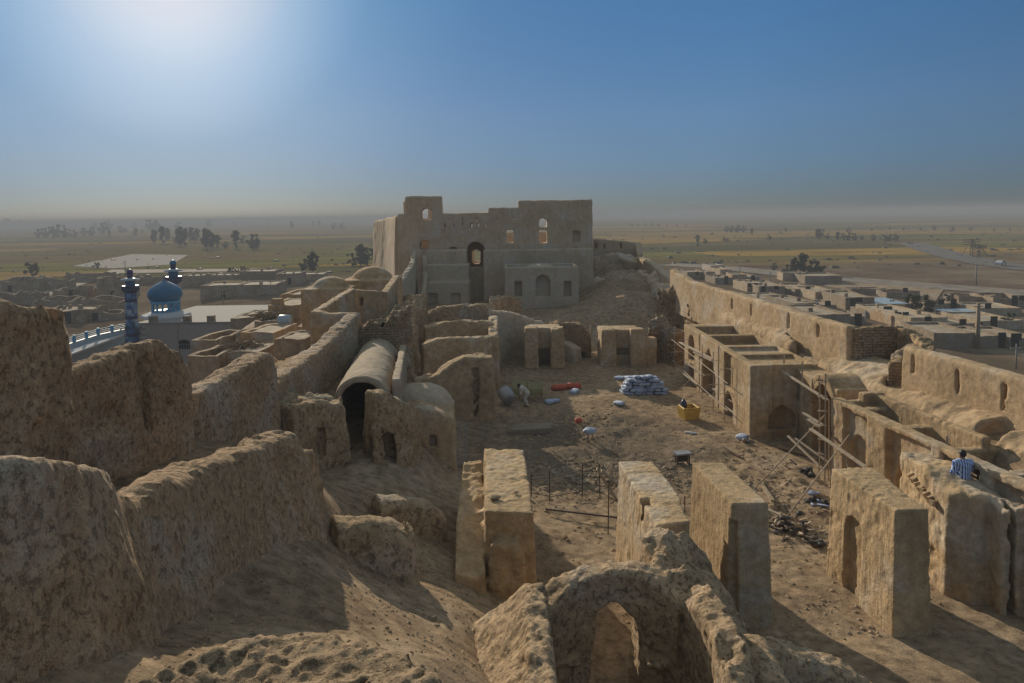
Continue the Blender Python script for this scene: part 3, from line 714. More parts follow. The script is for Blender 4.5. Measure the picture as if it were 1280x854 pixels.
# ridge of laid bricks on the sunlit side of that wall
mb = MB(); rr = random.Random(4)
for i in range(8):
    t = i / 7 + rr.uniform(-.04, .04); p = Vector((11.10 - .06 * t, 18.75 - 1.1 * t, 2.55 - .30 * t)); mb.box(p, (.09, rr.uniform(.04, .07), rr.uniform(.05, .09)), rz=rr.uniform(-.4, .4), ry=rr.uniform(-.6, .2))
tag(mb.build('brick_ledge', M['pier'], bevel=.008), 'row of tilted mud bricks sticking out of the sunlit end of the front wall', 'bricks', kind='thing')

# -- broken vault in the foreground
zR = 3.1
def f_vault(X, Y, Z):
    # back wall with the round-headed opening, side walls, collapsed shell
    rim = [A(676, 752, 12.5), A(700, 728, 12.75), A(730, 712, 12.9), A(765, 705, 13.0), A(800, 710, 12.95), A(830, 726, 12.8), A(856, 748, 12.5)]
    bw = wall(X, Y, Z, [(q.x, q.y, q.z) for q in rim], -.3, .55, .07, .4, 21, .12, .0)
    lw = wall(X, Y, Z, [(A(668, 752, 12.5).x, 12.6, 3.0), (A(672, 790, 11.2).x, 11.3, 3.05), (A(680, 850, 9.6).x - .02, 9.5, 3.1), (.42, 8.2, 3.2)], -.3, .45, .12, .4, 22, .15, .0)
    rw = wall(X, Y, Z, [(3.25, 12.6, 2.95), (3.5, 11.6, 3.15), (3.42, 10.6, 3.1), (3.3, 9.6, 3.0), (3.2, 8.6, 2.9)], -.3, .5, .12, .4, 23, .15, .0)
    # spoil heap against the left wall
    base = 3.02 - 1.05 * mx(0, .15 - X) - .02 * (Y - 11) + .12 * fbm(X + 0 * Y, Y + 0 * X, 0 * X + 0 * Y, .9, 4, .55, 24)
    heap = smax(mx(Z - base, X - .42), Y - 13.0 - .35 * (3.1 - Z), .5)
    heap = mx(heap * .75, -1.9 - X)
    # arm with the peak running back-right, and the bank going off right
    arm = wall(X, Y, Z, [(3.25, 12.9, 3.0), (A(830, 668, 13.9).x, 13.9, A(830, 668, 13.9).z), (A(850, 660, 14.3).x, 14.3, A(850, 660, 14.3).z - .1), (A(868, 690, 14.6).x, 14.6, 2.5)], -.3, .9, .22, .5, 25, .2, .10)
    arm2 = wall(X, Y, Z, [(3.6, 13.2, 2.85), (A(900, 770, 12.6).x, 12.5, 2.7), (A(940, 800, 12).x, 12.2, 2.15), (A(990, 800, 12.2).x, 12.4, 1.9), (A(1050, 826, 12.3).x, 12.3, 1.55), (A(1100, 850, 12.1).x, 12.1, 1.2)], -.3, .75, .12, .6, 26, .25, .22)
    butt = rbox(X, Y, Z, (4.05, 11.0, .9), (.32, .75, 1.75), -.05, .25, .03)
    d = U(bw, lw, rw); d = smin(d, heap, .15); d = smin(d, arm, .25); d = smin(d, arm2, .25); d = smin(d, butt, .2)
    op = arch(X, Y, Z, (A(766, 760, 12.9).x, 12.85), .02, .45, -1, 1.5, 2.55, .7, .5)
    nz = .08 * fbm(X + 0 * Z, X * 0 + Y * 0 + Z * 1.0, Z * 0 + Y * 0 + 1.0, .5, 3, .5, 27)
    d = mx(d, -(op + nz))
    ledge = U(rbox(X, Y, Z, (.85 + .1, 12.55, 1.55), (.22, .16, .06), 0, .02), rbox(X, Y, Z, (2.75, 12.55, 1.5), (.32, .18, .06), 0, .02), rbox(X, Y, Z, (2.92, 12.6, .6), (.07, .2, .9), 0, .02))
    return mn(d, ledge)
sdf('broken_vault', (-2.2, 7.9, -.2), (7.6, 15.4, 4.0), .045, f_vault, M['vaultmud'], None, [(.03, .6, 4), (.018, .10, 3), (-.05, .25, 3)], 'collapsed vaulted room with a ragged rim and arched opening, nearest the viewer', 'ruin', None, 'thing')

# -- barrel vault, doorway and the small house with the niche
va, vb = A(452, 468, 23.0), A(474, 420, 32.0)
def f_barrel(X, Y, Z):
    ax, ay = vb.x - va.x, vb.y - va.y; L = math.hypot(ax, ay); yaw = math.atan2(ay, ax)
    u, w = loc2(X, Y, (va.x, va.y), yaw)
    zt = va.z + (vb.z - va.z) * np.clip(u / L, 0, 1); r0 = .96
    rad = np.sqrt(w ** 2 + (mx(Z - (zt - r0), 0)) ** 2)
    d = mx(rad - r0, mx(-u - .25, u - L))
    side = mx(abs(w + 1.16) - .14, mx(mx(-u - .05, u - L * .82), Z - (zt - .22)))
    d = mn(d, mx(side, -Z))
    rin = np.sqrt(w ** 2 + (mx(Z - (zt - r0), 0)) ** 2) - .72
    return mx(d, -mx(rin, u - 4.5))
ob = sdf('barrel_vault', (va.x - 1.7, va.y - .8, 1.2), (vb.x + 2.4, vb.y + .4, 5.6), .06, f_barrel, M['vault'], None, [(.02, .8, 3), (.01, .14, 3)], 'smooth grey barrel vault roof over a dark doorway, between rampart and courtyard', 'vault', None, 'thing')
# eroded wall from the doorway down to the niche house
c = crest([(462, 489, 21.6), (476, 487, 21.8), (490, 497, 22.1), (504, 504, 22.7), (512, 512, 23.6)])
def nichecut(X, Y, Z): p = A(478, 548, 21.7); return arch(X, Y, Z, (p.x, p.y - .1), .25, .40, 1.0, A(480, 552, 21.7).z, A(480, 533, 21.7).z, .35, .5)
wall_obj('eroded_wall', [pz(q, .8) for q in c], .8, .06, M['daub2'], 'eroded sloping wall with a dark niche, right of the vault doorway', 'wall', ROUGH, jag=.10, seed=31, r=.2, batter=.05, cuts=[nichecut])
YN = 24.6
def f_niche(X, Y, Z):
    poly = [tuple(A(505, 560, YN)[:2]), tuple(A(566, 575, YN + .1)[:2]), tuple(A(566, 530, YN + 2.3)[:2]), tuple(A(520, 530, YN + 2.3)[:2])]
    top = A(530, 514, YN).z + .12 - .35 * ss(A(530, 560, YN).x, A(566, 560, YN).x, X) + .06 * fbm(X + 0 * Y, Y + 0 * X, 0 * X + 0 * Y, .6, 3, .5, 32)
    d = smax(pprism(X, Y, Z, poly, -.5, 5, .035, .08), Z - top, .08)
    p = A(541, 550, YN + .05)
    nic = rbox(X, Y, Z, (p.x, p.y, p.z), (.12, .28, .22), 0, .0, .12)
    n2 = rbox(X, Y, Z, (A(516, 534, YN).x, YN, A(516, 534, YN).z), (.16, .2, .12), 0, .02)
    return cut(d, nic, n2)
sdf('niche_house', (A(505, 560, YN).x - .5, YN - .7, -.2), (A(566, 540, YN + 2.6).x + .4, YN + 2.9, 4.2), .05, f_niche, M['plaster'], None, MILD, 'small ochre mud house with a pale niche, under the low grey dome', 'house', None, 'thing')
mb = MB(); p = A(541, 550, YN + .22); mb.box(xyz(p), (.125, .02, .22)); o = mb.build('niche_panel', M['palepink'], bpy.data.objects['niche_house'])
dN = A(522, 480, 26.6)
def f_dome1(X, Y, Z): return mx(dome(X, Y, Z, (dN.x, 26.6, dN.z - .8), 1.35, .8), -Z)
sdf('low_dome', (dN.x - 1.6, 24.9, 1.8), (dN.x + 1.6, 28.2, 4.8), .05, f_dome1, M['greyplaster'], None, [(.03, .4, 3), (.015, .1, 3)], 'low patched grey dome on the roof behind the niche house', 'dome', None, 'thing')
# slope of earth against the doorway is ground; the yard wall behind the dome
for name, seq, zb, th, lab, jag, mat in (
    ('yard_wall', [(497, 462, 31), (520, 474, 31.6), (545, 468, 32), (563, 452, 32.4), (580, 444, 32.6), (606, 444, 32.8)], -.2, .8, 'curving yard wall with a sagging crest ending in a squared pier', .08, 'plaster'),
    ('cross_wall', [(528, 430, 37), (545, 424, 37.2), (570, 421, 37.4), (614, 420, 37.6)], 0, .7, 'straight cross wall with a pale crest, nearest of three behind the yard wall', .06, 'plaster'),
    ('cross_wall', [(530, 408, 41.5), (560, 402, 41.8), (590, 401, 42), (616, 401, 42.2)], 0, .7, 'cross wall with a cracked top, middle of three behind the yard wall', .08, 'plaster'),
    ('cross_wall', [(530, 394, 46), (552, 384, 46.5), (580, 381, 47), (606, 381, 47), (622, 392, 46.4)], 0, .8, 'rounded cross wall, farthest and highest of three behind the yard wall', .12, 'daub2')):
    c = crest(seq)
    cuts = [lambda X, Y, Z, q=c[-1]: rbox(X, Y, Z, (q.x - .42, q.y - .45, 1.0), (.14, .12, 1.7), 0, .0)] if name == 'yard_wall' else []
    adds = [lambda X, Y, Z, q=c[-1]: rbox(X, Y, Z, (q.x + .08, q.y - .2, 1.25), (.34, .42, 2.05), 0, .08, .02)] if name == 'yard_wall' else []
    wall_obj(name, [pz(q, th) for q in c], zb, .075, M[mat], lab, 'wall', [(.05, .7, 3), (.02, .15, 2), (-.04, .3, 2)], jag=jag, seed=len(lab), r=.12, batter=.03, adds=adds, cuts=cuts)
c = crest([(616, 388, 46), (640, 390, 48), (668, 400, 49), (700, 420, 47), (722, 436, 46)])
wall_obj('sloping_wall', [pz(q, .9) for q in c], 0, .09, M['greyplaster'], 'dark wall sloping down behind the twin arches', 'wall', [(.06, .8, 3), (.03, .2, 2)], jag=.1, seed=40, r=.2, batter=.05)
# side return walls joining the cross walls
c = crest([(617, 392, 46.3), (617, 404, 42.3), (617, 420, 38)])
wall_obj('side_wall', [pz(q, .6) for q in c], 0, .08, M['plaster'], 'side wall tying the right ends of the cross walls together', 'wall', [(.05, .7, 3), (.02, .15, 2)], jag=.1, seed=41, r=.15)
c = crest([(520, 368, 46), (505, 400, 41), (492, 430, 34), (497, 462, 30.5)])
wall_obj('ragged_wall', [(q.x, q.y, q.z + .3 * (i % 2), 1.5) for i, q in enumerate(c)], 0, .09, M['daub2'], 'ragged grey wall mass between the small arch and the cross walls', 'wall', [(.16, 1.1, 4), (.05, .2, 3), (-.2, .5, 3)], jag=.25, seed=42, r=.3, batter=.08)
# the small dark arch behind the barrel vault
c = crest([(448, 408, 31.5), (470, 402, 31.5), (492, 396, 31.5), (505, 378, 32.5)])
wall_obj('arched_wall', [pz(q, .8) for q in c], 1.0, .07, M['brick'], 'broken brick wall with a small dark arch at the end of the barrel vault', 'wall', [(.05, .6, 3), (.03, .15, 3), (-.08, .3, 3)], jag=.2, seed=43, r=.12,
         cuts=[lambda X, Y, Z: arch(X, Y, Z, (A(485, 410, 31.5).x, 31.5), 0, .40, 2.2, A(485, 412, 31.5).z, A(485, 403, 31.5).z, .25, .5)])
mb = MB(); p = A(485, 415, 31.62); mb.box((p.x, 31.75, p.z - .2), (.5, .02, .9)); mb.build('arch_shade_panel', M['dark'], bpy.data.objects['arched_wall'])  # near-black panel stands in for the shade inside the arch

# twin-pier arches standing at the back of the court
def twin(px0, px1, pyt, y, side, label, seed):
    a, b = A(px0, pyt, y), A(px1, pyt, y); zt = a.z; w = b.x - a.x
    def fn(X, Y, Z):
        pw = w * .16
        p1 = rbox(X, Y, Z, (a.x + pw, y, zt / 2), (pw, .5, zt / 2), 0, .04, .03); p2 = rbox(X, Y, Z, (b.x - pw, y, zt / 2), (pw, .5, zt / 2), 0, .04, .03)
        mid = rbox(X, Y, Z, ((a.x + b.x) / 2, y + .55, zt / 2 - .12), (w * .32, .32, zt / 2), 0, .05)
        mid = cut(mid, arch(X, Y, Z, ((a.x + b.x) / 2, y + .5), 0, w * .19, -.2 if side < 0 else zt * .28, zt * .36, zt * .46, 1.2, .25))
        bk = rbox(X, Y, Z, ((a.x + b.x) / 2, y + 1.6, zt / 2 - .1), (w * .48, .9, zt / 2 - .1), 0, .1)
        bk = cut(bk, arch(X, Y, Z, ((a.x + b.x) / 2, y + 1.3), 0, w * .2, -.2 if side < 0 else 9, zt * .36, zt * .46, 2.2, .25))
        d = U(p1, p2, mid, bk)
        if side > 0: d = mn(d, rbox(X, Y, Z, (b.x + .45, y + .2, zt / 2 - .35), (.42, .4, zt / 2 - .3), 0, .06))
        return smax(d, Z - (zt + .12 * fbm(X + 0 * Y, Y + 0 * X, 0 * X + 0 * Y, .7, 3, .5, seed)), .05)
    return sdf('twin_pier_arch', (a.x - .5, y - .9, -.2), (b.x + 1.3, y + 2.6, zt + .5), .07, fn, M['plaster'], None, MILD, label, 'arch', 'twin-pier arches', 'thing')
twin(656, 704, 409, 44.5, -1, 'twin-pier arch with an open lit doorway, in front of the brown back wall', 50)
twin(751, 804, 411, 44.5, 1, 'twin-pier arch with a blocked dark window and a low stub at its right', 51)
c = crest([(688, 402, 47.5), (705, 404, 47.5), (728, 404, 47.5), (738, 420, 47.5)])
wall_obj('back_wall', [pz(q, 1.2) for q in c], 0, .09, M['brick'], 'brown broken back wall with square holes, right of the open twin arch', 'wall', [(.05, .7, 3), (.02, .2, 2)], jag=.12, seed=52, r=.15,
         cuts=[lambda X, Y, Z, p=A(698, 412, 46.9): rbox(X, Y, Z, xyz(p), (.14, .3, .16), 0, 0), lambda X, Y, Z, p=A(714, 438, 46.9): rbox(X, Y, Z, xyz(p), (.13, .3, .13), 0, 0), lambda X, Y, Z, p=A(726, 448, 46.9): rbox(X, Y, Z, xyz(p), (.3, .4, .4), 0, 0)])
c = crest([(612, 372, 54), (622, 370, 54), (634, 371, 54.5), (650, 378, 55)])
wall_obj('mud_stump', [pz(q, .8) for q in c], .0, .09, M['daub2'], 'pale knobbly wall stump in front of the pavilion', 'wall', ROUGH, jag=.25, seed=53, r=.2)

# rubble masonry beside the scaffolded arcade
c = crest([(816, 396, 46), (826, 393, 45.5), (838, 410, 45), (852, 414, 44.2)])
wall_obj('rubble_wall', [pz(q, 1.1) for q in c], -.1, .07, M['brick'], 'broken rubble wall standing out sunlit at the far end of the arcade', 'wall', [(.16, .8, 4), (.06, .2, 3), (-.2, .4, 3)], jag=.25, seed=54, r=.25, batter=.02)
c = crest([(838, 362, 55), (852, 360, 54), (868, 366, 53), (884, 378, 50), (905, 396, 47)])
wall_obj('rubble_wall', [pz(q, 2.6) for q in c], 0, .11, M['brick'], 'big tumbled rubble mass below the far rampart, behind the arcade', 'wall', [(.3, 1.4, 4), (.1, .3, 3), (-.25, .6, 3)], jag=.3, seed=55, r=.4, batter=.10,
         cuts=[lambda X, Y, Z, p=A(876, 382, 50): rbox(X, Y, Z, (p.x, p.y, p.z), (.75, 1.0, .75), .2, .2)])

# broken terraces on the mound right of the castle
for seq, th, mat, lab, sd_ in (
    ([(741, 321, 84), (762, 317, 84), (780, 319, 83.5), (797, 326, 82)], 3.0, 'castle', 'bulky eroded wall block under the dark rampart, right of the castle', 91),
    ([(733, 353, 75), (758, 349, 74), (785, 351, 73), (812, 360, 70), (834, 374, 66)], 1.6, 'castle', 'low broken terrace wall halfway up the castle mound', 92),
    ([(738, 380, 67), (765, 377, 66), (795, 381, 64), (826, 392, 60)], 1.3, 'ruin', 'lowest broken terrace wall at the foot of the castle mound', 93),
    ([(806, 338, 76), (822, 350, 70), (834, 366, 64), (842, 392, 58)], 1.8, 'castle', 'craggy wall mass falling down the right edge of the castle mound', 94)):
    c = crest(seq); wall_obj('terrace_wall', [pz(q, th) for q in c], 0, .16, M[mat], lab, 'wall', [(.22, 1.6, 3), (.07, .4, 3), (-.25, .8, 3)], jag=.35, jsize=1.4, seed=sd_, r=.4, batter=.08)
# ------------------------------------------------------------------ right rampart
c = [G(px, py, 5.0) for px, py in ((842, 345), (866, 352), (900, 361), (960, 379), (1010, 393), (1068, 409))]
rp = [(q.x, q.y, q.z + (.55 if i == 0 else .05 * (i % 2)), .6) for i, q in enumerate(c)]
def slit(px, py, z0, y=None, h=.3):
    # loophole where the sight line meets the inner face of the rampart
    best = min(((abs(A(px, py, yy).x - np.interp(yy, [q[1] for q in rp[::-1]], [q[0] for q in rp[::-1]]) + .3), yy) for yy in np.arange(30, 66, .1)))[1]
    p = A(px, py, best); return lambda X, Y, Z: rbox(X, Y, Z, (p.x, p.y, p.z), (.45, .09, h), 0, .01)
def f_ramp(X, Y, Z):
    d = wall(X, Y, Z, rp, 2.2, None, .05, 1.0, 60, .12, .02)
    d = cut(d, *[q_(X, Y, Z) for q_ in (slit(915, 380, 0), slit(939, 388, 0, h=.35), slit(986, 401, 0, h=.38), slit(1023, 414, 0, h=.28))])
    q = A(1033, 430, 35.5); scar = rbox(X, Y, Z, (q.x, q.y, 4.2), (.35, .18, 1.4), 0, .05) + .12 * fbm(X + 0 * Z, Y + 0 * Z, Z + 0 * X, .3, 3, .5, 61)
    return mn(d, scar)
xs = [p[0] for p in rp]; ys = [p[1] for p in rp]
sdf('rampart_wall', (min(xs) - 1, min(ys) - .5, 2.3), (max(xs) + 1, max(ys) + .8, 5.9), .085, f_ramp, M['plaster'], None, MILD, 'long sunlit rampart with loophole slits, running from the castle mound to the bastion', 'wall', None, 'thing')
c = [G(px, py, 5.0) for px, py in ((1066, 409), (1094, 408.5), (1126, 408))]
wall_obj('bastion_wall', [(q.x, q.y, 5.0 + .1 * (i == 1), .6) for i, q in enumerate(c)], 2.6, .06, M['brick'], 'shaded crumbling brick wall turning off the end of the long rampart', 'wall', CRUST, jag=.08, seed=62, r=.1)
c = [G(px, py, 5.0) for px, py in ((1126, 409), (1146, 412), (1158, 420), (1160, 428))]
wall_obj('bastion_wall', [(q.x, q.y, 4.9 - .05 * i, .55) for i, q in enumerate(c)], 2.0, .06, M['daub2'], 'curved remains of the bastion, rubbly sunlit rim, between the two ramparts', 'wall', CRUST, jag=.14, seed=63, r=.12)
c = [G(px, py, 4.85) for px, py in ((1120, 432), (1128, 424), (1140, 424), (1160, 428))]
wall_obj('bastion_wall', [(q.x, q.y, 4.2 + .2 * i, .55) for i, q in enumerate(c)], 2.4, .06, M['brick'], 'short stepped brick edge of the bastion, touching the right rampart', 'wall', CRUST, jag=.15, seed=64, r=.12)
c = [G(px, py, 5.0) for px, py in ((1137, 432), (1180, 444), (1230, 457), (1285, 472), (1340, 488))]
rp2 = [(q.x, q.y, 5.0, .55) for q in c]
def f_ramp2(X, Y, Z):
    d = wall(X, Y, Z, rp2, 2.2, None, .03, 1.0, 65, .14, .02)
    for px, py, h in ((1141, 455, .32), (1197, 477, .38), (1255, 497, .40)):
        best = min(((abs(A(px, py, yy).x - np.interp(yy, [q[1] for q in rp2[::-1]], [q[0] for q in rp2[::-1]]) + .28), yy) for yy in np.arange(19, 30, .05)))[1]
        p = A(px, py, best); d = cut(d, rbox(X, Y, Z, xyz(p), (.42, .06, h), 0, .01))
    return d
xs = [p[0] for p in rp2]; ys = [p[1] for p in rp2]
sdf('rampart_wall', (min(xs) - 1, min(ys) - .5, 2.3), (max(xs) + 1, max(ys) + .5, 5.5), .06, f_ramp2, M['plaster'], None, MILD, 'smooth sunlit rampart with three tall slits, leaving the photo at the right', 'wall', None, 'thing')
c = crest([(742, 299, 86), (770, 300, 86), (797, 303, 86), (800, 318, 84)])
wall_obj('rampart_wall', [pz(q, .8) for q in c], 2, .14, M['castle'], 'low dark rampart with slits joining the right side of the castle', 'wall', [(.05, 1, 3)], jag=.05, seed=66, r=.12,
         cuts=[lambda X, Y, Z, p=A(px, 308, 85.7): rbox(X, Y, Z, xyz(p), (.12, .35, .35), 0, 0) for px in (745, 755, 776)])
c = crest([(800, 320, 82), (818, 330, 76), (832, 340, 70), (846, 352, 65)])
wall_obj('rampart_wall', [pz(q, 1.0) for q in c], 1, .14, M['castle'], 'shadowed rampart stepping down the castle mound toward the long sunlit one', 'wall', [(.1, 1, 3)], jag=.12, seed=67, r=.2)

# terrace spoil between arcade and rampart
def f_terr(X, Y, Z):
    t = 4.15 - .35 * abs(X - 14.6) + .1 * fbm(X + 0 * Y, Y + 0 * X, 0 * X + 0 * Y, 1.2, 3, .5, 68)
    d = smax(rbox(X, Y, Z, (14.5, 38.0, 2.2), (1.25, 5.2, 2.6), .04, .5), Z - t, .3)
    d = mx(d, -rbox(X, Y, Z, (14.5, 33.1, 4.0), (.75, 1.3, 1.2), .0, .2))
    return d
sdf('earth_bank', (12.8, 31.5, 2.0), (16.3, 43.8, 4.6), .08, f_terr, M['bank'], None, [(.05, .8, 3), (.012, .15, 2)], 'smooth sunlit earth bank between the scaffolded arcade roof and the long rampart', 'bank', None, 'thing')
def f_terr2(X, Y, Z):
    t = 3.75 - .25 * abs(X - 15.4) + .12 * fbm(X + 0 * Y, Y + 0 * X, 0 * X + 0 * Y, 1.0, 3, .5, 69)
    d = smax(rbox(X, Y, Z, (15.3, 23.0, 2.4), (1.5, 7.5, 2.2), .03, .4), Z - t, .3)
    p = A(1247, 537, 19.9); d = smax(d, -rbox(X, Y, Z, (p.x, p.y, 3.25), (.55, .42, .75), .1, .25), .12)
    p = A(1130, 492, 25.5); d = smax(d, -dome(X, Y, Z, (p.x, p.y, 3.5), .7, .6), .12)
    return d
sdf('earth_bank', (13.3, 15.0, 2.0), (17.0, 30.6, 4.4), .06, f_terr2, M['bank'], None, [(.05, .8, 3), (.014, .15, 2)], 'wide earth terrace with a dark hollow in it, behind the man in the striped shirt', 'bank', None, 'thing')

# ------------------------------------------------------------------ arcade under repair
far_c, near_c = G(858, 405, 3.3), G(936, 456, 3.3)
def f_arc1(X, Y, Z):
    x0 = (far_c.x + near_c.x) / 2; y0, y1 = near_c.y, far_c.y + .3; D = 3.0
    yaw = math.pi / 2
    d = rbox(X, Y, Z, (x0 + D / 2, (y0 + y1) / 2, 1.5), (D / 2, (y1 - y0) / 2, 1.75), 0, .02, .006)
    # sunken roofs between low cross walls
    for a, b_ in ((.35, 2.3), (2.7, 4.3), (4.8, 7.4), (7.9, 10.6)):
        d = cut(d, rbox(X, Y, Z, (x0 + .35 + 1.25, y0 + (a + b_) / 2, 3.3), (1.2, (b_ - a) / 2, .5 if a > 3 else .22), 0, .02))
    # blind arches in the face
    def bay(px): 
        return (x0) * FPX / (px - 640)
    F0 = x0
    d = cut(d, arch(X, Y, Z, (F0, bay(864.5)), yaw, .62, 1.35, 2.3, 2.85, .55, .5), arch(X, Y, Z, (F0, bay(864.5)), yaw, .62, -1, .7, 1.15, .6, .6))
    d = cut(d, arch(X, Y, Z, (F0, bay(886)), yaw, 1.25, -1, 1.5, 2.75, .55, 1 and .9))
    d = cut(d, rbox(X, Y, Z, (F0, bay(911.5), 2.3), (.22, .72, .82), 0, .01), arch(X, Y, Z, (F0, bay(911.5)), yaw, .66, -1, .75, 1.3, .6, .7))
    d = cut(d, rbox(X, Y, Z, (F0, bay(875), 2), (.05, .05, 5), 0, 0), rbox(X, Y, Z, (F0, bay(899), 2), (.06, .06, 5), 0, 0))
    # return face with a low dark opening
    d = cut(d, arch(X, Y, Z, (x0 + 1.45, y0), 0, .62, .35, 1.0, 1.45, .6, .9), rbox(X, Y, Z, (x0 + 1.9, y0, 1.6), (.9, .12, 2), 0, 0))
    return d
lo = (far_c.x - .4, near_c.y - .4, -.2); hi = (far_c.x + 3.6, far_c.y + .9, 3.6)
ar1 = sdf('arcade', lo, hi, .055, f_arc1, M['arcade'], None, FLAT, 'restored arcade with pointed arches behind pale scaffold planks, farther of two', 'arcade', 'arcade ranges under repair', 'thing')
def f_arc2(X, Y, Z):
    # recessed range between the two projecting ones
    yaw = math.pi / 2; F0 = 12.45
    d = rbox(X, Y, Z, (F0 + .9, 28.9, 1.45), (.9, 2.75, 1.62), .03, .03)
    d = cut(d, arch(X, Y, Z, (F0, 30.3), yaw, .75, 1.7, 2.3, 2.8, .5, .8), arch(X, Y, Z, (F0, 30.3), yaw, .75, -1, .8, 1.35, .55, .9), rbox(X, Y, Z, (F0 - .05, 30.3, 1.5), (.1, .9, 5), .03, 0))
    d = cut(d, arch(X, Y, Z, (F0 + .4, 27.3), yaw, 1.0, -1, 2.2, 3.0, .5, 1.0))
    crownv = mx(np.sqrt((Y - 27.3) ** 2 + (Z - 2.3) ** 2) - 1.12, mx(abs(X - 13.2) - .75, 2 - Z)); crownv = mx(crownv, -(mx(np.sqrt((Y - 27.3) ** 2 + (Z - 2.25) ** 2) - .92, abs(X - 12.7) - .95)))
    return mn(d, crownv)
sdf('arcade', (12.0, 25.8, -.2), (14.6, 31.9, 3.6), .05, f_arc2, M['arcade'], None, FLAT, 'set-back shaded bay with stacked arches and a small open vault, between the two arcade ranges', 'arcade', 'arcade ranges under repair', 'thing')
s0, s1 = G(1038, 497, 3.3), G(1290, 611, 3.3)
syaw = math.atan2(s1.y - s0.y, s1.x - s0.x); sL = math.hypot(s1.x - s0.x, s1.y - s0.y)
def su(px):
    """distance along the second range of a photo column"""
    best = min((abs((s0.x + (s1.x - s0.x) * t) / (s0.y + (s1.y - s0.y) * t) - (px - 640) / FPX), t) for t in np.linspace(-.1, 1.2, 1300))[1]
    return best * sL
def f_arc3(X, Y, Z):
    u, w = loc2(X, Y, (s0.x, s0.y), syaw)      # w > 0 : to the right of travel -> left of wall; face at w = 0, body at w < 0 or > 0
    w = w                                       # travelling toward camera, +w is to the travel-left = +x side
    def bx(u0, u1, w0, w1, z0, z1): return mx(mx(abs(u - (u0 + u1) / 2) - (u1 - u0) / 2, abs(w - (w0 + w1) / 2) - (w1 - w0) / 2), abs(Z - (z0 + z1) / 2) - (z1 - z0) / 2)
    d = bx(0, sL + 1.5, 0, .42, -.5, 3.3)
    d = mn(d, bx(0, sL + 1.5, .3, 2.0, -.5, 1.2)); d = mn(d, bx(.0, .3, 0, 2.0, -.5, 3.2))
    for px in (1060, 1111, 1172, 1240): d = mn(d, bx(su(px) - .18, su(px) + .18, .1, 2.0, -.5, 3.12))
    d = mn(d, bx(0, 5.2, 1.45, 1.72, -.5, 3.45)); d = mn(d, bx(.1, .45, 1.0, 1.8, -.5, 3.5))
    def ar(px0, px1, zs, za, dep, p): 
        a, b_ = su(px0), su(px1); t = np.clip((Z - zs) / (za - zs), 0, 1); wd = (b_ - a) / 2 * (1 - t ** (1 / p)) ** p
        return mx(mx(abs(u - (a + b_) / 2) - wd, abs(w) - dep), Z - za)
    for a, b_ in ((1057, 1086), (1111, 1168), (1182, 1230), (1250, 1300)): d = cut(d, bx(su(a), su(b_), -.3, .17, -1, 3.12))
    d = cut(d, ar(1060, 1084, 1.5, 2.35, .3, .5), ar(1116, 1163, 1.4, 2.3, 1.6, .6), ar(1186, 1226, 1.3, 2.3, .35, .6), ar(1252, 1298, 1.3, 2.2, .9, .6))
    return d
sdf('arcade', (min(s0.x, s1.x) - .4, s1.y - 1.6, -.2), (s1.x + 2.5, s0.y + .6, 3.7), .05, f_arc3, M['arcade'], None, [(.012, .6, 3), (.007, .1, 3), (-.03, .3, 3)], 'roofless arcade range with stained piers and one wide pointed arch, nearer of two', 'arcade', 'arcade ranges under repair', 'thing')

# ------------------------------------------------------------------ castle
YC = 75.0
def cx(px, y=YC): return A(px, 300, y).x
def cz(py, px=600, y=YC): return A(px, py, y).z
def cwin(X, Y, Z, px0, px1, py0, py1, y=YC, dep=2.2, ar=0):
    a, b_ = cx(px0, y), cx(px1, y); z1 = cz(py0, px0, y); z0 = cz(py1, px0, y)
    if ar: return arch(X, Y, Z, ((a + b_) / 2, y), 0, (b_ - a) / 2, z0, z1 - (b_ - a) * ar, z1, dep, .5)
    return rbox(X, Y, Z, ((a + b_) / 2, y, (z0 + z1) / 2), ((b_ - a) / 2, dep, (z1 - z0) / 2), 0, 0)
def blk(X, Y, Z, px0, px1, pyt, y0, y1, z0=-.5, r=.12, bat=.0):
    a, b_ = cx(px0, y0), cx(px1, y0); zt = cz(pyt, (px0 + px1) / 2, y0)
    return rbox(X, Y, Z, ((a + b_) / 2, (y0 + y1) / 2, (zt + z0) / 2), ((b_ - a) / 2, (y1 - y0) / 2, (zt - z0) / 2), 0, r, bat)
cas = empty('castle', (cx(615), YC, 0), 'big mud castle with stepped parapet and arched gateway crowning the far end of the ruins', 'castle')
cas['_o'] = list(cas.location)
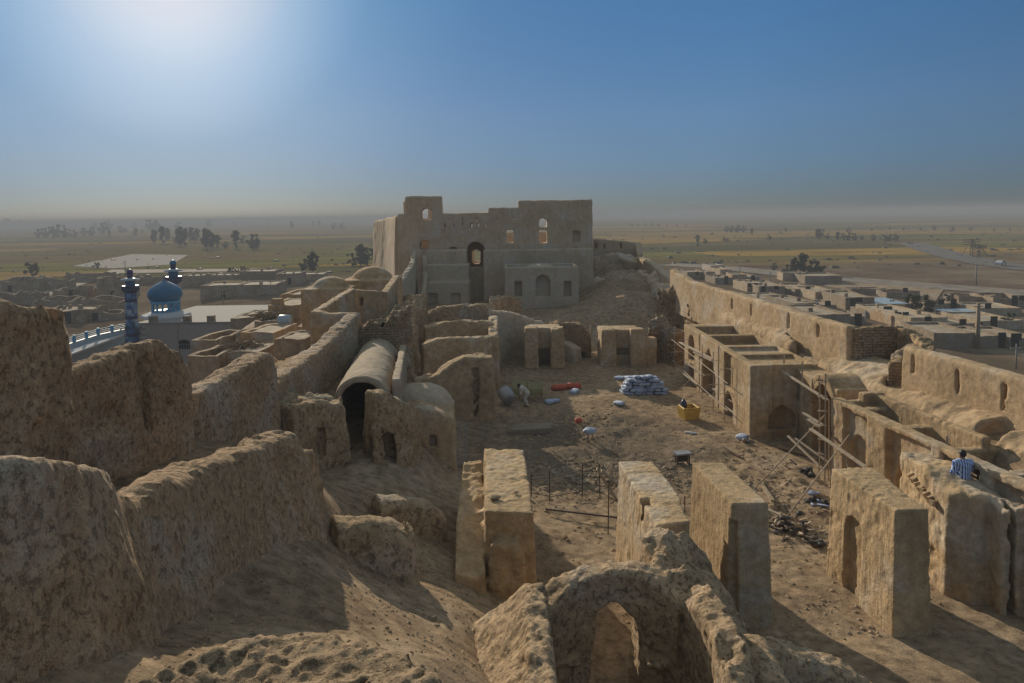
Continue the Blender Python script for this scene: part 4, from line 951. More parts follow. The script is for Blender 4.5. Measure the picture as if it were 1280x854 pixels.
def f_front(X, Y, Z):
    d = U(blk(X, Y, Z, 497, 520, 267, YC, YC + 1.4, bat=.012), blk(X, Y, Z, 507, 553, 245, YC - .05, YC + 1.5, r=.2, bat=.008), blk(X, Y, Z, 550, 616, 266, YC, YC + 1.2), blk(X, Y, Z, 611, 652, 259.5, YC + .02, YC + 1.3), blk(X, Y, Z, 648, 741, 250, YC - .03, YC + 1.4, r=.15))
    c_ = [cwin(X, Y, Z, 527, 540, 261, 275, ar=.35), cwin(X, Y, Z, 583, 606, 303, 334, ar=.5), cwin(X, Y, Z, 524, 535, 302, 312), cwin(X, Y, Z, 562.5, 570.5, 309, 319, dep=.35),
          cwin(X, Y, Z, 674, 684, 273, 284, ar=.45), cwin(X, Y, Z, 674, 684, 287.5, 304), cwin(X, Y, Z, 633.5, 642, 287.5, 304), cwin(X, Y, Z, 716.5, 725.5, 289, 303, dep=.5)]
    c_ += [cwin(X, Y, Z, px - .8, px + .8, 279.5, 285) for px in (556.5, 567.5, 578.5, 589.5, 598.5, 607.5)]
    c_ += [cwin(X, Y, Z, px - .8, px + .8, 273.5, 277.5) for px in (561, 579, 596.5)]
    c_ += [cwin(X, Y, Z, px - .6, px + .6, 272, 275) for px in (620, 642)]
    # shallow frame round the tower window
    c_.append(cwin(X, Y, Z, 526, 541, 258, 279, y=YC - .1, dep=.12))
    d = d + .05 * abs(fbm(X + 0 * Y, Y * 0 + X * 0 + 1.0, Z + 0 * X, 1.1, 3, .5, 75))
    return cut(d, *c_)
front = sdf('front_wall', (cx(495) - .8, YC - .8, -.2), (cx(742) + .8, YC + 2.0, 13), .11, f_front, M['castle'], cas, [(.04, 1.5, 3), (.02, .3, 2)])
def f_sides(X, Y, Z):
    a = A(471, 276, 97); b_ = A(484, 274, 90)
    d = wall(X, Y, Z, [(a.x, a.y, a.z, 1.0), (b_.x, b_.y, b_.z, 1.0), (A(489, 273, 88).x, 88, b_.z + .2, 1.3), (A(491, 273, 86).x, 86, A(491, 272, 86).z, 1.2), (cx(500) , YC + .8, cz(268), 1.2)], -.5, None, .06, 1, 70, .1, .035)
    d = U(d, wall(X, Y, Z, [(cx(736), YC + .8, cz(252), 1.0), (cx(736) + .3, YC + 16, cz(252), 1.0)], -.5, None, .03, 1, 71, .1, .01))
    d = U(d, cut(wall(X, Y, Z, [(a.x, 96, 7.6, 1.0), (cx(736), YC + 16, 7.9, 1.0)], -.5, None, .05, 1, 72, .1), rbox(X, Y, Z, (A(598, 320, 93).x, 93, A(598, 318, 93).z), (.55, 6, .9), 0, 0)))
    d = U(d, cut(blk(X, Y, Z, 572, 618, 297, YC + 1.1, YC + 5.0), cwin(X, Y, Z, 581, 608, 302, 372, YC + 1.2, 2.6), cwin(X, Y, Z, 590, 600, 312, 330, YC + 4.3, 3, .3)))  # closed vestibule added behind the gateway to keep its arch dark
    d = U(d, blk(X, Y, Z, 505, 551, 251, YC + 6, YC + 7))   # inner wall of the tower room, seen lit through the window
    return cut(d, rbox(X, Y, Z, (A(533, 268, 81).x - .5, 81, A(533, 266, 81).z + .3), (.7, 3, 1.0), 0, 0))
sdf('rear_wall', (A(471, 276, 97).x - 1.4, YC + .4, -.2), (cx(741) + 1, 98, 12.6), .19, f_sides, M['castle'], cas, [(.05, 1.5, 3)])
def f_terrace(X, Y, Z):
    d = U(blk(X, Y, Z, 553, 742, 312, YC - 1.3, YC + .3, r=.08), blk(X, Y, Z, 531, 600, 312, YC - 1.2, YC, r=.08))
    return cut(d, cwin(X, Y, Z, 584, 604, 300, 380, dep=3))
sdf('lower_terrace', (cx(528) - .5, YC - 2.0, -.2), (cx(743) + .4, YC + .9, 7), .10, f_terrace, M['castle'], cas, [(.04, 1.2, 3)])
# annex at the foot of the castle, left of the gateway
YA = 70.0
def f_annex(X, Y, Z):
    d = U(blk(X, Y, Z, 532, 585, 353, YA, YA + 4, r=.05), blk(X, Y, Z, 532, 585, 331, YA + 1.6, YA + 4.2, r=.05))
    d = cut(d, cwin(X, Y, Z, 534, 545, 367, 386, YA, .4), cwin(X, Y, Z, 562, 574, 367, 383, YA, .4))
    a = cx(585, YA) - .1; roof = rbox(X, Y, Z, ((cx(533, YA) + a) / 2, YA + .85, cz(353, 560, YA) + .05), ((a - cx(533, YA)) / 2 - .15, .6, .25), 0, 0)
    return cut(d, roof)
sdf('annex', (cx(530, YA) - .3, YA - .5, -.2), (cx(587, YA) + .4, YA + 4.6, 6), .08, f_annex, M['greyplaster'], None, FLAT, 'two-step plastered annex with two shallow doorways, left of the castle gateway', 'building', None, 'thing')
c = crest([(531, 318, 74), (531.5, 345, 71), (528, 372, 66), (527, 392, 62)])
wall_obj('stair_wall', [pz(q, .5) for q in c], 0, .1, M['greyplaster'], 'narrow stair wall with a pale stepped end, on the left of the annex', 'wall', FLAT, jag=.05, seed=73, r=.06)
c = crest([(518, 316, 73), (516, 326, 69), (514, 335, 66), (505, 345, 62), (500, 352, 60)])
wall_obj('parapet_wall', [(q.x, q.y, q.z + (.35 if i in (0, 2) else 0), .5) for i, q in enumerate(c)], 0, .1, M['greyplaster'], 'stepped pale parapet climbing to the left corner of the castle', 'wall', MILD, jag=.12, seed=74, r=.1)
# pavilion
YP = 67.0
def f_pav(X, Y, Z):
    d = blk(X, Y, Z, 630, 723, 334, YP, YP + 5.2, r=.04)
    zt = cz(334, 676, YP); a, b_ = cx(630, YP), cx(723, YP)
    d = cut(d, rbox(X, Y, Z, ((a + b_) / 2, YP + 2.6, zt), ((b_ - a) / 2 - .28, 2.3, .35), 0, 0))
    d = mn(d, mx(dome(X, Y, Z, ((a + b_) / 2, YP + 3.6, zt - .5), 1.6, .65), -Z))
    return cut(d, cwin(X, Y, Z, 669, 687, 344, 371, YP, .7, .5), cwin(X, Y, Z, 642.5, 651.5, 352, 371, YP, .7), cwin(X, Y, Z, 704.5, 713.5, 352, 371, YP, .7))
sdf('pavilion', (cx(628, YP) - .3, YP - .5, -.2), (cx(725, YP) + .3, YP + 5.6, 6), .075, f_pav, M['greyplaster'], None, FLAT, 'plain square pavilion with one arched opening between two windows, before the castle', 'building', None, 'thing')

# ------------------------------------------------------------------ domed houses on the left of the rampart
def f_dh(cxp, pyt, y, rx, rz_, hbase, half):
    p = A(cxp, pyt, y)
    def fn(X, Y, Z):
        b_ = rbox(X, Y, Z, (p.x, y, (p.z - rz_ * .75 - 3) / 2 - 1), (half[0], half[1], (p.z - rz_ * .75 + 3) / 2 + 1), .0, .08)
        return smin(b_, mx(dome(X, Y, Z, (p.x, y, p.z - rz_), rx, rz_), p.z - rz_ - 1 - Z), .25)
    return p, fn
def domed(cxp, pyt, y, rx, rz_, half, label):
    p, fn = f_dh(cxp, pyt, y, rx, rz_, 0, half)
    zb = Hs(p.x, y) - .3
    return sdf('domed_house', (p.x - half[0] - .3, y - half[1] - .3, zb), (p.x + half[0] + .3, y + half[1] + .3, p.z + .3), .09, fn, M['ochre'], None, MILD, label, 'house', 'domed mud houses under the rampart', 'thing')
domed(465, 333, 52, 1.6, 1.2, (2.0, 1.9), 'mud house with the biggest dome, nearest the castle corner')
domed(413, 345.5, 49, 1.35, 1.0, (1.7, 1.6), 'mud house with a low round dome, left of the biggest dome')
for seq, th, lab, sd_ in (
    ([(395, 388, 31.6), (418, 374, 35.5), (440, 360, 40)], .45, 'courtyard wall with a row of niches, rising toward the round dome', 80),
    ([(440, 362, 40.5), (462, 363, 40.8), (484, 364, 41)], .45, 'courtyard wall in shadow with one small slit, below the biggest dome', 81),
    ([(476, 372, 40.6), (486, 357, 44), (496, 344, 48)], .5, 'courtyard wall sloping up to the castle, right of the biggest dome', 82),
    ([(390, 388, 31.6), (408, 391, 31.4), (441, 391, 31.8)], .5, 'ochre end wall closing the long curved rampart', 83)):
    c = crest(seq)
    cuts = [lambda X, Y, Z, q=A(px, py, yy): rbox(X, Y, Z, (q.x, q.y, q.z), (.35, .14, .22), .3, .02) for px, py, yy in ((404, 392, 32.6), (410, 388, 33.7), (416, 384, 34.8), (423, 380, 36.0), (430, 375, 37.4))] if sd_ == 80 else \
        [lambda X, Y, Z, q=A(451, 378, 40.3): rbox(X, Y, Z, (q.x, q.y, q.z), (.1, .5, .28), 0, 0)] if sd_ == 81 else []
    wall_obj('courtyard_wall', [pz(q, th) for q in c], -1, .08, M['ochre' if sd_ == 83 else 'plaster'], lab, 'wall', MILD, jag=.04, seed=sd_, r=.08, cuts=cuts, group='courtyard walls under the domes')
c = crest([(352, 398, 72), (400, 372, 78), (440, 352, 86), (492, 322, 96)])
wall_obj('boundary_wall', [(q.x, q.y, q.z, .6) for q in c], -5, .16, M['ochre'], 'long dark ochre wall climbing to the castle behind the domes', 'wall', MILD, jag=.08, seed=85, r=.12)
for seq, lab, sd_ in (([(310, 412, 58), (330, 398, 64), (352, 388, 70), (385, 372, 78)], 'rounded roof ridge of mud running up to the boundary wall, nearer the mosque', 86), ([(398, 362, 72), (410, 356, 76), (430, 353, 80)], 'rounded roof ridge of mud behind the low round dome', 87)):
    c = crest(seq); wall_obj('vaulted_roof', [pz(q, 2.2) for q in c], -6, .16, M['house'], lab, 'roof', MILD, jag=.05, seed=sd_, r=.9)
# ------------------------------------------------------------------ villages, mosque, trees, poles
ORD = ['first', 'second', 'third', 'fourth', 'fifth', 'sixth', 'seventh', 'eighth', 'ninth', 'tenth', 'eleventh', 'twelfth', 'thirteenth', 'fourteenth']
hr = random.Random(21)
def ring_house(name, x0, x1, y0, y1, zb, zt, mat, roofmat, label, cat='house', group=None, rim=.3, jag=.08, yaw=0.0, wins=(), doors=(), roof=True, parent=None, n=4):
    """mud-walled box: uneven wall tops, roof sunk behind the parapet"""
    cxm, cym = (x0 + x1) / 2, (y0 + y1) / 2; hx, hy = (x1 - x0) / 2, (y1 - y0) / 2
    o = empty(name, (cxm, cym, zb), label, cat, group, yaw); t = min(.35, hx * .3, hy * .3)
    mb = MB(); bm = mb.bm; out = []; 
    def per(k): 
        e, f = divmod(k, n); f /= n
        return [(-1 + 2 * f, -1), (1, -1 + 2 * f), (1 - 2 * f, 1), (-1, 1 - 2 * f)][e]
    N_ = 4 * n; H_ = zt - zb; rings = [[], [], [], []]
    for k in range(N_):
        a, b_ = per(k); j = hr.uniform(-jag, jag); b1 = hr.uniform(-.04, .04)
        rings[0].append(bm.verts.new((a * (hx * 1.02 + b1), b_ * (hy * 1.02 + b1), -1.0)))
        rings[1].append(bm.verts.new((a * hx, b_ * hy, H_ + j)))
        rings[2].append(bm.verts.new((a * (hx - t), b_ * (hy - t), H_ + j - .02)))
        rings[3].append(bm.verts.new((a * (hx - t), b_ * (hy - t), H_ - rim if roof else 0)))
    for r0, r1 in zip(rings, rings[1:]):
        for k in range(N_): bm.faces.new((r0[k], r0[(k + 1) % N_], r1[(k + 1) % N_], r1[k]))
    o['_o'] = [0, 0, 0]
    mb.build('wall', mat, o)
    if roof:
        m2 = MB(); q = .003
        P_ = [(-1, -1), (0, -1), (1, -1), (1, 1), (0, 1), (-1, 1)]
        vs = [m2.bm.verts.new((a * (hx - t - q), b_ * (hy - t - q), H_ - rim + hr.uniform(.0, .06))) for a, b_ in P_]
        m2.bm.faces.new((vs[0], vs[1], vs[4], vs[5])); m2.bm.faces.new((vs[1], vs[2], vs[3], vs[4]))
        m2.build('roof', roofmat, o)
    for q_ in range(hr.choice((0, 1, 2, 3)) if roof and hx > 2.2 else 0):
        m2 = MB(); m2.box((hr.uniform(-.8, .8) * hx, hr.uniform(-.8, .8) * hy, H_ - rim + .3), (hr.uniform(.15, .4), hr.uniform(.15, .4), .38), taper=.9); m2.build('roof_vent', mat, o)
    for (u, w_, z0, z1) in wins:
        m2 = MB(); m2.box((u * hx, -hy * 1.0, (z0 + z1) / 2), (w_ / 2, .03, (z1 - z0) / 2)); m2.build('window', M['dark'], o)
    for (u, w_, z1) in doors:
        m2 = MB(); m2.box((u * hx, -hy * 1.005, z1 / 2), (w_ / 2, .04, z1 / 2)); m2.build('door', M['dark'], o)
    return o
def village(pl, pr, pt, pb, dep, mat, label, roof='rooftop', wins=(), doors=(), group='houses of the village beyond the long rampart', yaw=0.0, rim=.3, jag=.08, has_roof=True, name='mud_house', cat='house'):
    a, b_ = G(pl, pb, -8), G(pr, pb, -8); y = (a.y + b_.y) / 2; h = max(1.2, A((pl + pr) / 2, pt, y).z + 8)
    w = (pr - pl) * y / FPX; x = A((pl + pr) / 2, pb, y).x
    return ring_house(name, x - w / 2, x + w / 2, y, y + dep, -8, -8 + h, M[mat], M[roof], label, cat, group, rim, jag, yaw, wins, doors, has_roof)
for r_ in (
    (860, 880, 340, 349, 9, 'greyshade', 'dark house with a bright roof right above the start of the long rampart'),
    (882, 893, 340, 350, 8, 'greyshade', 'narrow dark house between the bright-roofed one and the pinkish block'),
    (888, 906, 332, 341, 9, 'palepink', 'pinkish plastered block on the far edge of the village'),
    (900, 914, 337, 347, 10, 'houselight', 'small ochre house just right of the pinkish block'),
    (893, 915, 347, 355, 8, 'greyshade', 'low grey house in front of the small ochre one'),
    (916, 934, 343, 354, 6, 'ochre', 'lit ochre gable house left of its shaded front'),
    (934, 950, 346, 354, 10, 'greyshade', 'block in a darker tone for the shaded front of the lit ochre gable house'),
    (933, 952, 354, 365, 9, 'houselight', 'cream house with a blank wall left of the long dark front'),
    (952, 984, 358, 369, 14, 'greyshade', 'long dark-fronted house under a pale roof with a hole'),
    (985, 998, 361, 368, 7, 'greyshade', 'tiny dark hut between two longer dark fronts'),
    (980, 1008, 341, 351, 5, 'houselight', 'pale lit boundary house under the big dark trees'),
    (1009, 1054, 345, 355, 10, 'greyshade', 'long block in a darker tone for the shaded front of the lit house under the trees'),
    (998, 1023, 361, 370, 12, 'greyshade', 'dark house with pale flat roof in mid village'),
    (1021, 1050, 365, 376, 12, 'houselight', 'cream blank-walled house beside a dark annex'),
    (1050, 1064, 370, 380, 9, 'greyshade', 'dark annex at the right end of the cream blank wall'),
    (951, 992, 374, 382, 12, 'greyshade', 'low house with a broad pale roof just above the rampart'),
    (990, 1022, 379, 394, 12, 'greyshade', 'tall dark front with a broad pale roof near the rampart'),
    (1027, 1047, 381, 390, 7, 'greyshade', 'small dark front on the broad pale roofs, left of the window house'),
    (1020, 1062, 393, 409, 12, 'greyshade', 'big dark front closest behind the rampart'),
    (1061, 1096, 372, 387, 12, 'greyshade', 'dark house with one pale square window', 'rooftop', ((-.1, 1.4, 1.2, 2.2),)),
    (1063, 1108, 361, 368, 4, 'greyshade', 'low dark yard with knobs on its wall at the sandy strip', 'ruin'),
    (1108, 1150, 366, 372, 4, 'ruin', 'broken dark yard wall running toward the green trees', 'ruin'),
    (1084, 1130, 389, 398, 6, 'greyshade', 'long low dark shed below the pale metal canopy'),
    (1060, 1084, 396, 408, 7, 'greyshade', 'dark house behind the bastion with a thin pole before it'),
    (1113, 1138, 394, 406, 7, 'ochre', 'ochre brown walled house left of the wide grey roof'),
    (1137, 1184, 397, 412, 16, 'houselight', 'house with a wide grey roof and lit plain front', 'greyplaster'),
    (1184, 1219, 404, 416, 12, 'greyshade', 'block in a darker tone for the shaded right wall under the wide grey roof', 'greyplaster'),
    (1172, 1222, 416, 435, 9, 'greyshade', 'long dark wall with a pale roof left of the thick wooden pole'),
    (1224, 1258, 420, 435, 8, 'greyshade', 'dark wall with a pale roof right of the thick wooden pole'),
    (1262, 1300, 422, 436, 9, 'greyshade', 'dark house cut by the photo edge, right of the pole'),
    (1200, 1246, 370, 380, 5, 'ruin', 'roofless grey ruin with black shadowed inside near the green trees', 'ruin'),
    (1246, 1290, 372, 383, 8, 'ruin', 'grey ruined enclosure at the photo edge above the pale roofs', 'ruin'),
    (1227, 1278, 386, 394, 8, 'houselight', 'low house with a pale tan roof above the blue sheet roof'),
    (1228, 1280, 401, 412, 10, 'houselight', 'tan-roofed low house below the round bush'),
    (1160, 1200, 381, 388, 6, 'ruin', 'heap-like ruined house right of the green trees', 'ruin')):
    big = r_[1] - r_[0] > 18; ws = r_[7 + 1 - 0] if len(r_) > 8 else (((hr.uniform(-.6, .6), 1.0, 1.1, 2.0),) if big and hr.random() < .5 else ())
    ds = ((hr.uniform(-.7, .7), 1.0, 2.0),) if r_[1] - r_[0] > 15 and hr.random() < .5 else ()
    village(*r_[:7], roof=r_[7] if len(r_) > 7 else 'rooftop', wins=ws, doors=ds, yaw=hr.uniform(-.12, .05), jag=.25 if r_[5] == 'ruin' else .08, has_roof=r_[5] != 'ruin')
# pale sheet canopies
for px0, px1, pf, pb, label in ((1096, 1136, 380, 373.5, 'pale metal canopy on posts left of the green trees'), (1206, 1250, 396, 387, 'tilted pale blue sheet roof on posts, left of the thick pole top')):
    ya = G((px0 + px1) / 2, pf + 7, -8).y; a = A(px0, pf, ya); b_ = A(px1, pf, ya); dz = (A(px0, pb, ya + 9).z)
    o = empty('canopy', ((a.x + b_.x) / 2, ya + 4, -8), label, 'canopy'); o['_o'] = list(o.location)
    mb = MB(); mb.box(((a.x + b_.x) / 2, ya + 4, a.z), ((b_.x - a.x) / 2, 4, .06), rx=.02); mb.build('sheet_roof', M['palecyan'], o)
    for sx in (-.9, .9):
        for sy in (.4, 7.6):
            mb = MB(); mb.tube([((a.x + b_.x) / 2 + sx * (b_.x - a.x) / 2, ya + sy, -8.2), ((a.x + b_.x) / 2 + sx * (b_.x - a.x) / 2, ya + sy, a.z - .07)], .08, 6); mb.build('post', M['steel'], o)
# left: houses behind and before the mosque
LG = 'houses of the village behind the mosque'
for r_ in (
    (249, 292, 357, 375, 9, 'house', 'broad mud house with small roof knobs, right behind the mosque dome'),
    (294, 342, 356, 374, 10, 'house', 'broad mud house right of the one with roof knobs'),
    (224, 250, 345, 360, 8, 'house', 'darker house peeping out right of the rear minaret'),
    (300, 343, 339, 350, 9, 'greyshade', 'far dark house with a pale roof by the reddish bush'),
    (254, 296, 344, 351, 8, 'house', 'long low far house left of the reddish bush'),
    (344, 372, 342, 356, 9, 'house', 'grey house with a pale roof under the twin dark trees'),
    (372, 402, 343, 351, 9, 'house', 'far low house below the dark tree by the castle'),
    (172, 206, 346, 356, 6, 'ruin', 'ruined yard between the two minarets'),
    (120, 150, 348, 374, 9, 'ruin', 'tall grey ruin left of the front minaret'),
    (82, 132, 342, 353, 6, 'ruin', 'long dark ruin in the back row left of the minaret'),
    (0, 40, 351, 366, 9, 'ruin', 'broad grey ruin at the left photo edge, below the round tree'),
    (46, 78, 353, 363, 6, 'ruin', 'small grey ruin below the round tree'),
    (66, 112, 362, 373, 7, 'ruin', 'grey ruined enclosure in mid field of ruins'),
    (0, 36, 368, 381, 7, 'ruin', 'low ruin above the rampart stump at the left photo edge'),
    (86, 146, 377, 390, 8, 'ruin', 'wide ruin with pale wall tops left of the minaret shaft'),
    (40, 84, 376, 386, 6, 'ruin', 'low ruin left of the wide one with pale wall tops'),
    (106, 150, 392, 404, 6, 'ruin', 'flat ruin beside the house with two doorways')):
    village(*r_[:7], group=LG, yaw=hr.uniform(-.15, .15), jag=.55 if r_[5] == 'ruin' else .08, has_roof=r_[5] != 'ruin', rim=.25, roof='rooftop', doors=((hr.uniform(-.5, .5), 1, 1.9),) if hr.random() < .4 else (), name='ruined_house' if r_[5] == 'ruin' else 'mud_house')
village(50, 106, 388, 406, 7, 'ruin', 'grey ruined house with two dark doorways side by side', group=LG, jag=.4, doors=((-.25, 1.5, 2.2), (.22, 1.5, 2.2)), roof='ruin', name='ruined_house')
# houses close under the left rampart: y given, base in the slope
NG = 'mud houses close under the left rampart'
def nearh(pl, pr, pt, y, dep, mat, label, roof='rooftop', zb=None, **k):
    a, b_ = A(pl, pt, y), A(pr, pt, y); z0 = min(Hs(a.x, y), Hs(b_.x, y)) - .3 if zb is None else zb
    return ring_house('mud_house', a.x, b_.x, y, y + dep, z0, a.z, M[mat], M[roof], label, 'house', NG, **k)
nearh(335, 374, 382, 62, 5.5, 'ochre', 'boxy mud house with a small chimney, left of the pale water tank', rim=.12, jag=.04, doors=((.75, .7, 1.6),))
nearh(303, 346, 416, 52, 4.5, 'ochre', 'mud house with a pale sagging roof below the brushwood pile', rim=.15, yaw=-.1)
nearh(242, 276, 425, 56, 5, 'house', 'open-roofed mud box next to the mosque front', rim=.9, yaw=-.12)
nearh(237, 276, 445, 46, 4, 'house', 'small parapeted mud house with pegs in its wall, lowest left of the rampart', rim=.7, yaw=-.1, wins=((-.5, .2, 1.2, 1.7), (0, .2, 1.2, 1.7), (.5, .2, 1.2, 1.7)))
nearh(277, 326, 440, 47, 4, 'house', 'mud house with brushwood spread over its roof', rim=.1, yaw=-.08)
nearh(288, 318, 398, 66, 6, 'greyshade', 'grey rounded-roof house touching the mosque roof', rim=.1)
nearh(318, 350, 402, 58, 4, 'house', 'low mud house carrying the brushwood pile, beside the tank', rim=.1)
domed(327, 444, 40, 1.0, .75, (1.25, 1.1), 'tiny domed mud hut behind the short straight rampart section')
nearh(372, 399, 408, 50, 4, 'ochre', 'narrow ochre house tucked behind the long curved rampart', rim=.1, wins=((.1, .5, 1.4, 2.1),))
nearh(344, 384, 424, 43, 3.2, 'house', 'low brown roof behind the rough wooden post', rim=.12, yaw=-.08)
nearh(352, 392, 368, 74, 6, 'ochre', 'ochre stepped house against the long dark boundary wall', rim=.2, yaw=-.1)
nearh(322, 352, 392, 70, 5, 'house', 'brown flat house behind the brushwood pile and the tank', rim=.15, yaw=-.1)
def brush(x, y, z, rx, label, n=140):
    mb = MB(); r2 = random.Random(int(x * 10))
    for i in range(n):
        a = r2.uniform(0, 6.28); q = Vector((x + r2.gauss(0, rx * .5), y + r2.gauss(0, rx * .35), z + abs(r2.gauss(0, .22)))); d = Vector((math.cos(a), math.sin(a), r2.uniform(-.25, .4))) * r2.uniform(.3, .8)
        mb.tube([q - d, q + d], r2.uniform(.015, .04), 4, False)
    tag(mb.build('brushwood', M['wood']), label, 'brushwood', kind='stuff')
p = A(334, 397, 60); brush(p.x, 60, p.z, 1.5, 'pile of grey brushwood on a mud roof left of the water tank')
p = A(300, 436, 49); brush(p.x, 49, p.z + .1, 1.3, 'brushwood laid over the lower mud roof')
p = A(355, 401, 57); t_ = empty('water_tank', (p.x, 57, p.z - .5), 'pale round water tank lying on a mud roof', 'tank'); t_['_o'] = list(t_.location)
mb = MB(); mb.lathe((p.x - .5, 57, p.z), [(0, 0), (.35, .03), (.5, .15), (.5, .95), (.35, 1.07), (0, 1.1)], 20, ry=math.pi / 2); mb.build('barrel', M['palecyan'], t_)
for dx in (-.3, .3): mb = MB(); mb.box((p.x + dx, 57, p.z - .62), (.06, .4, .22)); mb.build('cradle', M['steel'], t_)
p = A(348, 384, 62.5); mb = MB(); mb.box((A(345, 380, 62.6).x, 63, A(345, 380, 62.6).z), (.55, .4, .45), taper=.9); tag(mb.build('chimney_block', M['ochre'], bevel=.05), 'stub of a mud chimney on the boxy house', 'chimney', kind='thing')

# ---- mosque
YM = 74.0
ml, mr_ = A(172, 405, YM), A(312, 405, YM); zr = ml.z
mq = empty('mosque', ((ml.x + mr_.x) / 2, YM, -8), 'pale mosque with a white roof and a turquoise bulb dome on a pillared drum', 'mosque'); mq['_o'] = list(mq.location)
mb = MB(); mb.box(((ml.x + mr_.x) / 2, YM + 7, (zr - 8.6) / 2), ((mr_.x - ml.x) / 2, 7, (zr + 8.6) / 2)); mb.build('wall', M['palepink'], mq)
mb = MB(); mb.box(((ml.x + mr_.x) / 2, YM + 7, zr + .06), ((mr_.x - ml.x) / 2 + .12, 7.12, .055)); mb.build('roof', M['terrazzo'], mq)
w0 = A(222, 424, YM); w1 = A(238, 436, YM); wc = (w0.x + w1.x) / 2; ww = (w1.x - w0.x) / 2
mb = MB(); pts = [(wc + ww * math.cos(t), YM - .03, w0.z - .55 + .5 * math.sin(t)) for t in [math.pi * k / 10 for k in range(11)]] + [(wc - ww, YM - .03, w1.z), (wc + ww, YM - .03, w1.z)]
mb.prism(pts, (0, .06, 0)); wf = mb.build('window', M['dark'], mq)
mb = MB()
for k in range(-2, 3): mb.box((wc + k * ww * .4, YM - .06, (w1.z + w0.z - .5) / 2), (.02, .02, (w0.z - .5 - w1.z) / 2))
mb.box((wc, YM - .06, w0.z - .56), (ww, .02, .025)); mb.build('window_grille', M['greymetal'], wf)
for px, pb in ((189, 405), (232, 405), (262, 405), (300, 405)):
    q = A(px, pb, YM); mb = MB(); mb.box((q.x, YM + .45, zr + .42), (.34, .34, .32)); mb.build('parapet_block', M['greyshade'], mq)
mb = MB(); mb.box((A(222, 405, YM).x, YM - .05, zr - 1.8), (.05, .06, 1.9)); mb.build('drain_pipe', M['palepink'], mq)
dx = A(207, 385, 79).x; YD = 79.0; zd = zr + .12
mb = MB(); mb.lathe((dx, YD, zd), [(2.75, 0), (2.6, .25), (1.75, .55), (0, .56)], 8, rz=R(22.5), smooth=False); mb.build('drum_base', M['white'], mq)
dr = zd + .56
mb = MB(); mb.lathe((dx, YD, dr), [(1.5, 0), (1.5, .12), (0, .12)], 24); mb.lathe((dx, YD, dr + .95), [(0, 0), (1.5, 0), (1.65, .25), (1.55, .32), (0, .32)], 24); mb.build('drum_ring', M['cyan'], mq)
for k in range(14):
    a = 2 * math.pi * k / 14; mb = MB(); mb.tube([(dx + 1.38 * math.cos(a), YD + 1.38 * math.sin(a), dr + .12), (dx + 1.38 * math.cos(a), YD + 1.38 * math.sin(a), dr + .96)], .10, 8); mb.build('drum_column', M['cyan'], mq)
mb = MB(); mb.lathe((dx, YD, dr + 1.27), [(1.55, 0), (1.72, .25), (1.86, .6), (1.84, .95), (1.68, 1.3), (1.35, 1.65), (.9, 1.95), (.45, 2.18), (.14, 2.34), (.05, 2.5), (0, 2.75)], 32); mb.build('dome', M['blue'], mq)
def minaret(px, ptop, y, label, rust):
    q = A(px, ptop, y); top = q.z; k = y / FPX
    o = empty('minaret', (q.x, y, -8), label, 'minaret', 'minarets of the mosque'); o['_o'] = list(o.location)
    zz = lambda pyy: A(px, pyy, y).z
    s = ptop - 336
    r = 7.2 * k
    mb = MB(); mb.lathe((q.x, y, -8), [(r * 1.15, 0), (r * 1.1, zz(405 + s) + 8), (r * 1.0, zz(403 + s) + 8), (r * .95, zz(366 + s) + 8), (0, zz(366 + s) + 8)], 8, smooth=False); mb.build('shaft', M['tiles'], o)
    mb = MB(); mb.lathe((q.x, y, 0), [(0, zz(366 + s)), (r * 1.0, zz(366 + s)), (r * 1.45, zz(363 + s)), (r * 1.5, zz(358 + s)), (r * 1.35, zz(357 + s)), (0, zz(357 + s))], 8, smooth=False); mb.build('gallery', M['deepblue'], o)
    mb = MB(); mb.lathe((q.x, y, 0), [(r * .82, zz(357 + s)), (r * .8, zz(350 + s)), (0, zz(350 + s))], 8, smooth=False); mb.build('lantern', M['blue'], o)
    mb = MB(); mb.lathe((q.x, y, 0), [(0, zz(350.5 + s)), (r * 1.5, zz(350.5 + s)), (r * 1.55, zz(349.8 + s)), (r * .6, zz(347.5 + s)), (0, zz(347.5 + s))], 16); mb.build('canopy', M['palecyan'], o)
    mb = MB(); mb.lathe((q.x, y, 0), [(r * .45, zz(347.6 + s)), (r * .45, zz(342 + s)), (0, zz(342 + s))], 10); mb.build('cupola_drum', M['violet'], o)
    mb = MB(); mb.lathe((q.x, y, 0), [(r * .5, zz(342 + s)), (r * .55, zz(340.5 + s)), (r * .42, zz(338 + s)), (0, zz(336 + s))], 14); mb.build('cupola', M['violet'] if rust else M['blue'], o)
    if rust:
        mb = MB(); r3 = random.Random(3)
        for i in range(130):
            a = r3.uniform(0, 6.28); z = r3.uniform(-8, zz(402)); d = Vector((r3.uniform(-.5, .5), r3.uniform(-.5, .5), r3.uniform(-.6, .6))); c0 = Vector((q.x + r * 1.2 * math.cos(a), y + r * 1.2 * math.sin(a), z))
            mb.tube([c0 - d, c0 + d], .03, 4, False)
        tag(mb.build('dry_creeper', M['leafdry'], o), kind='stuff')
minaret(162, 336, 72, 'tiled blue minaret with a violet cupola, left of the dome and nearer', True)
minaret(216, 324.5, 86, 'tiled blue minaret with a blue cupola, rising behind the dome', False)
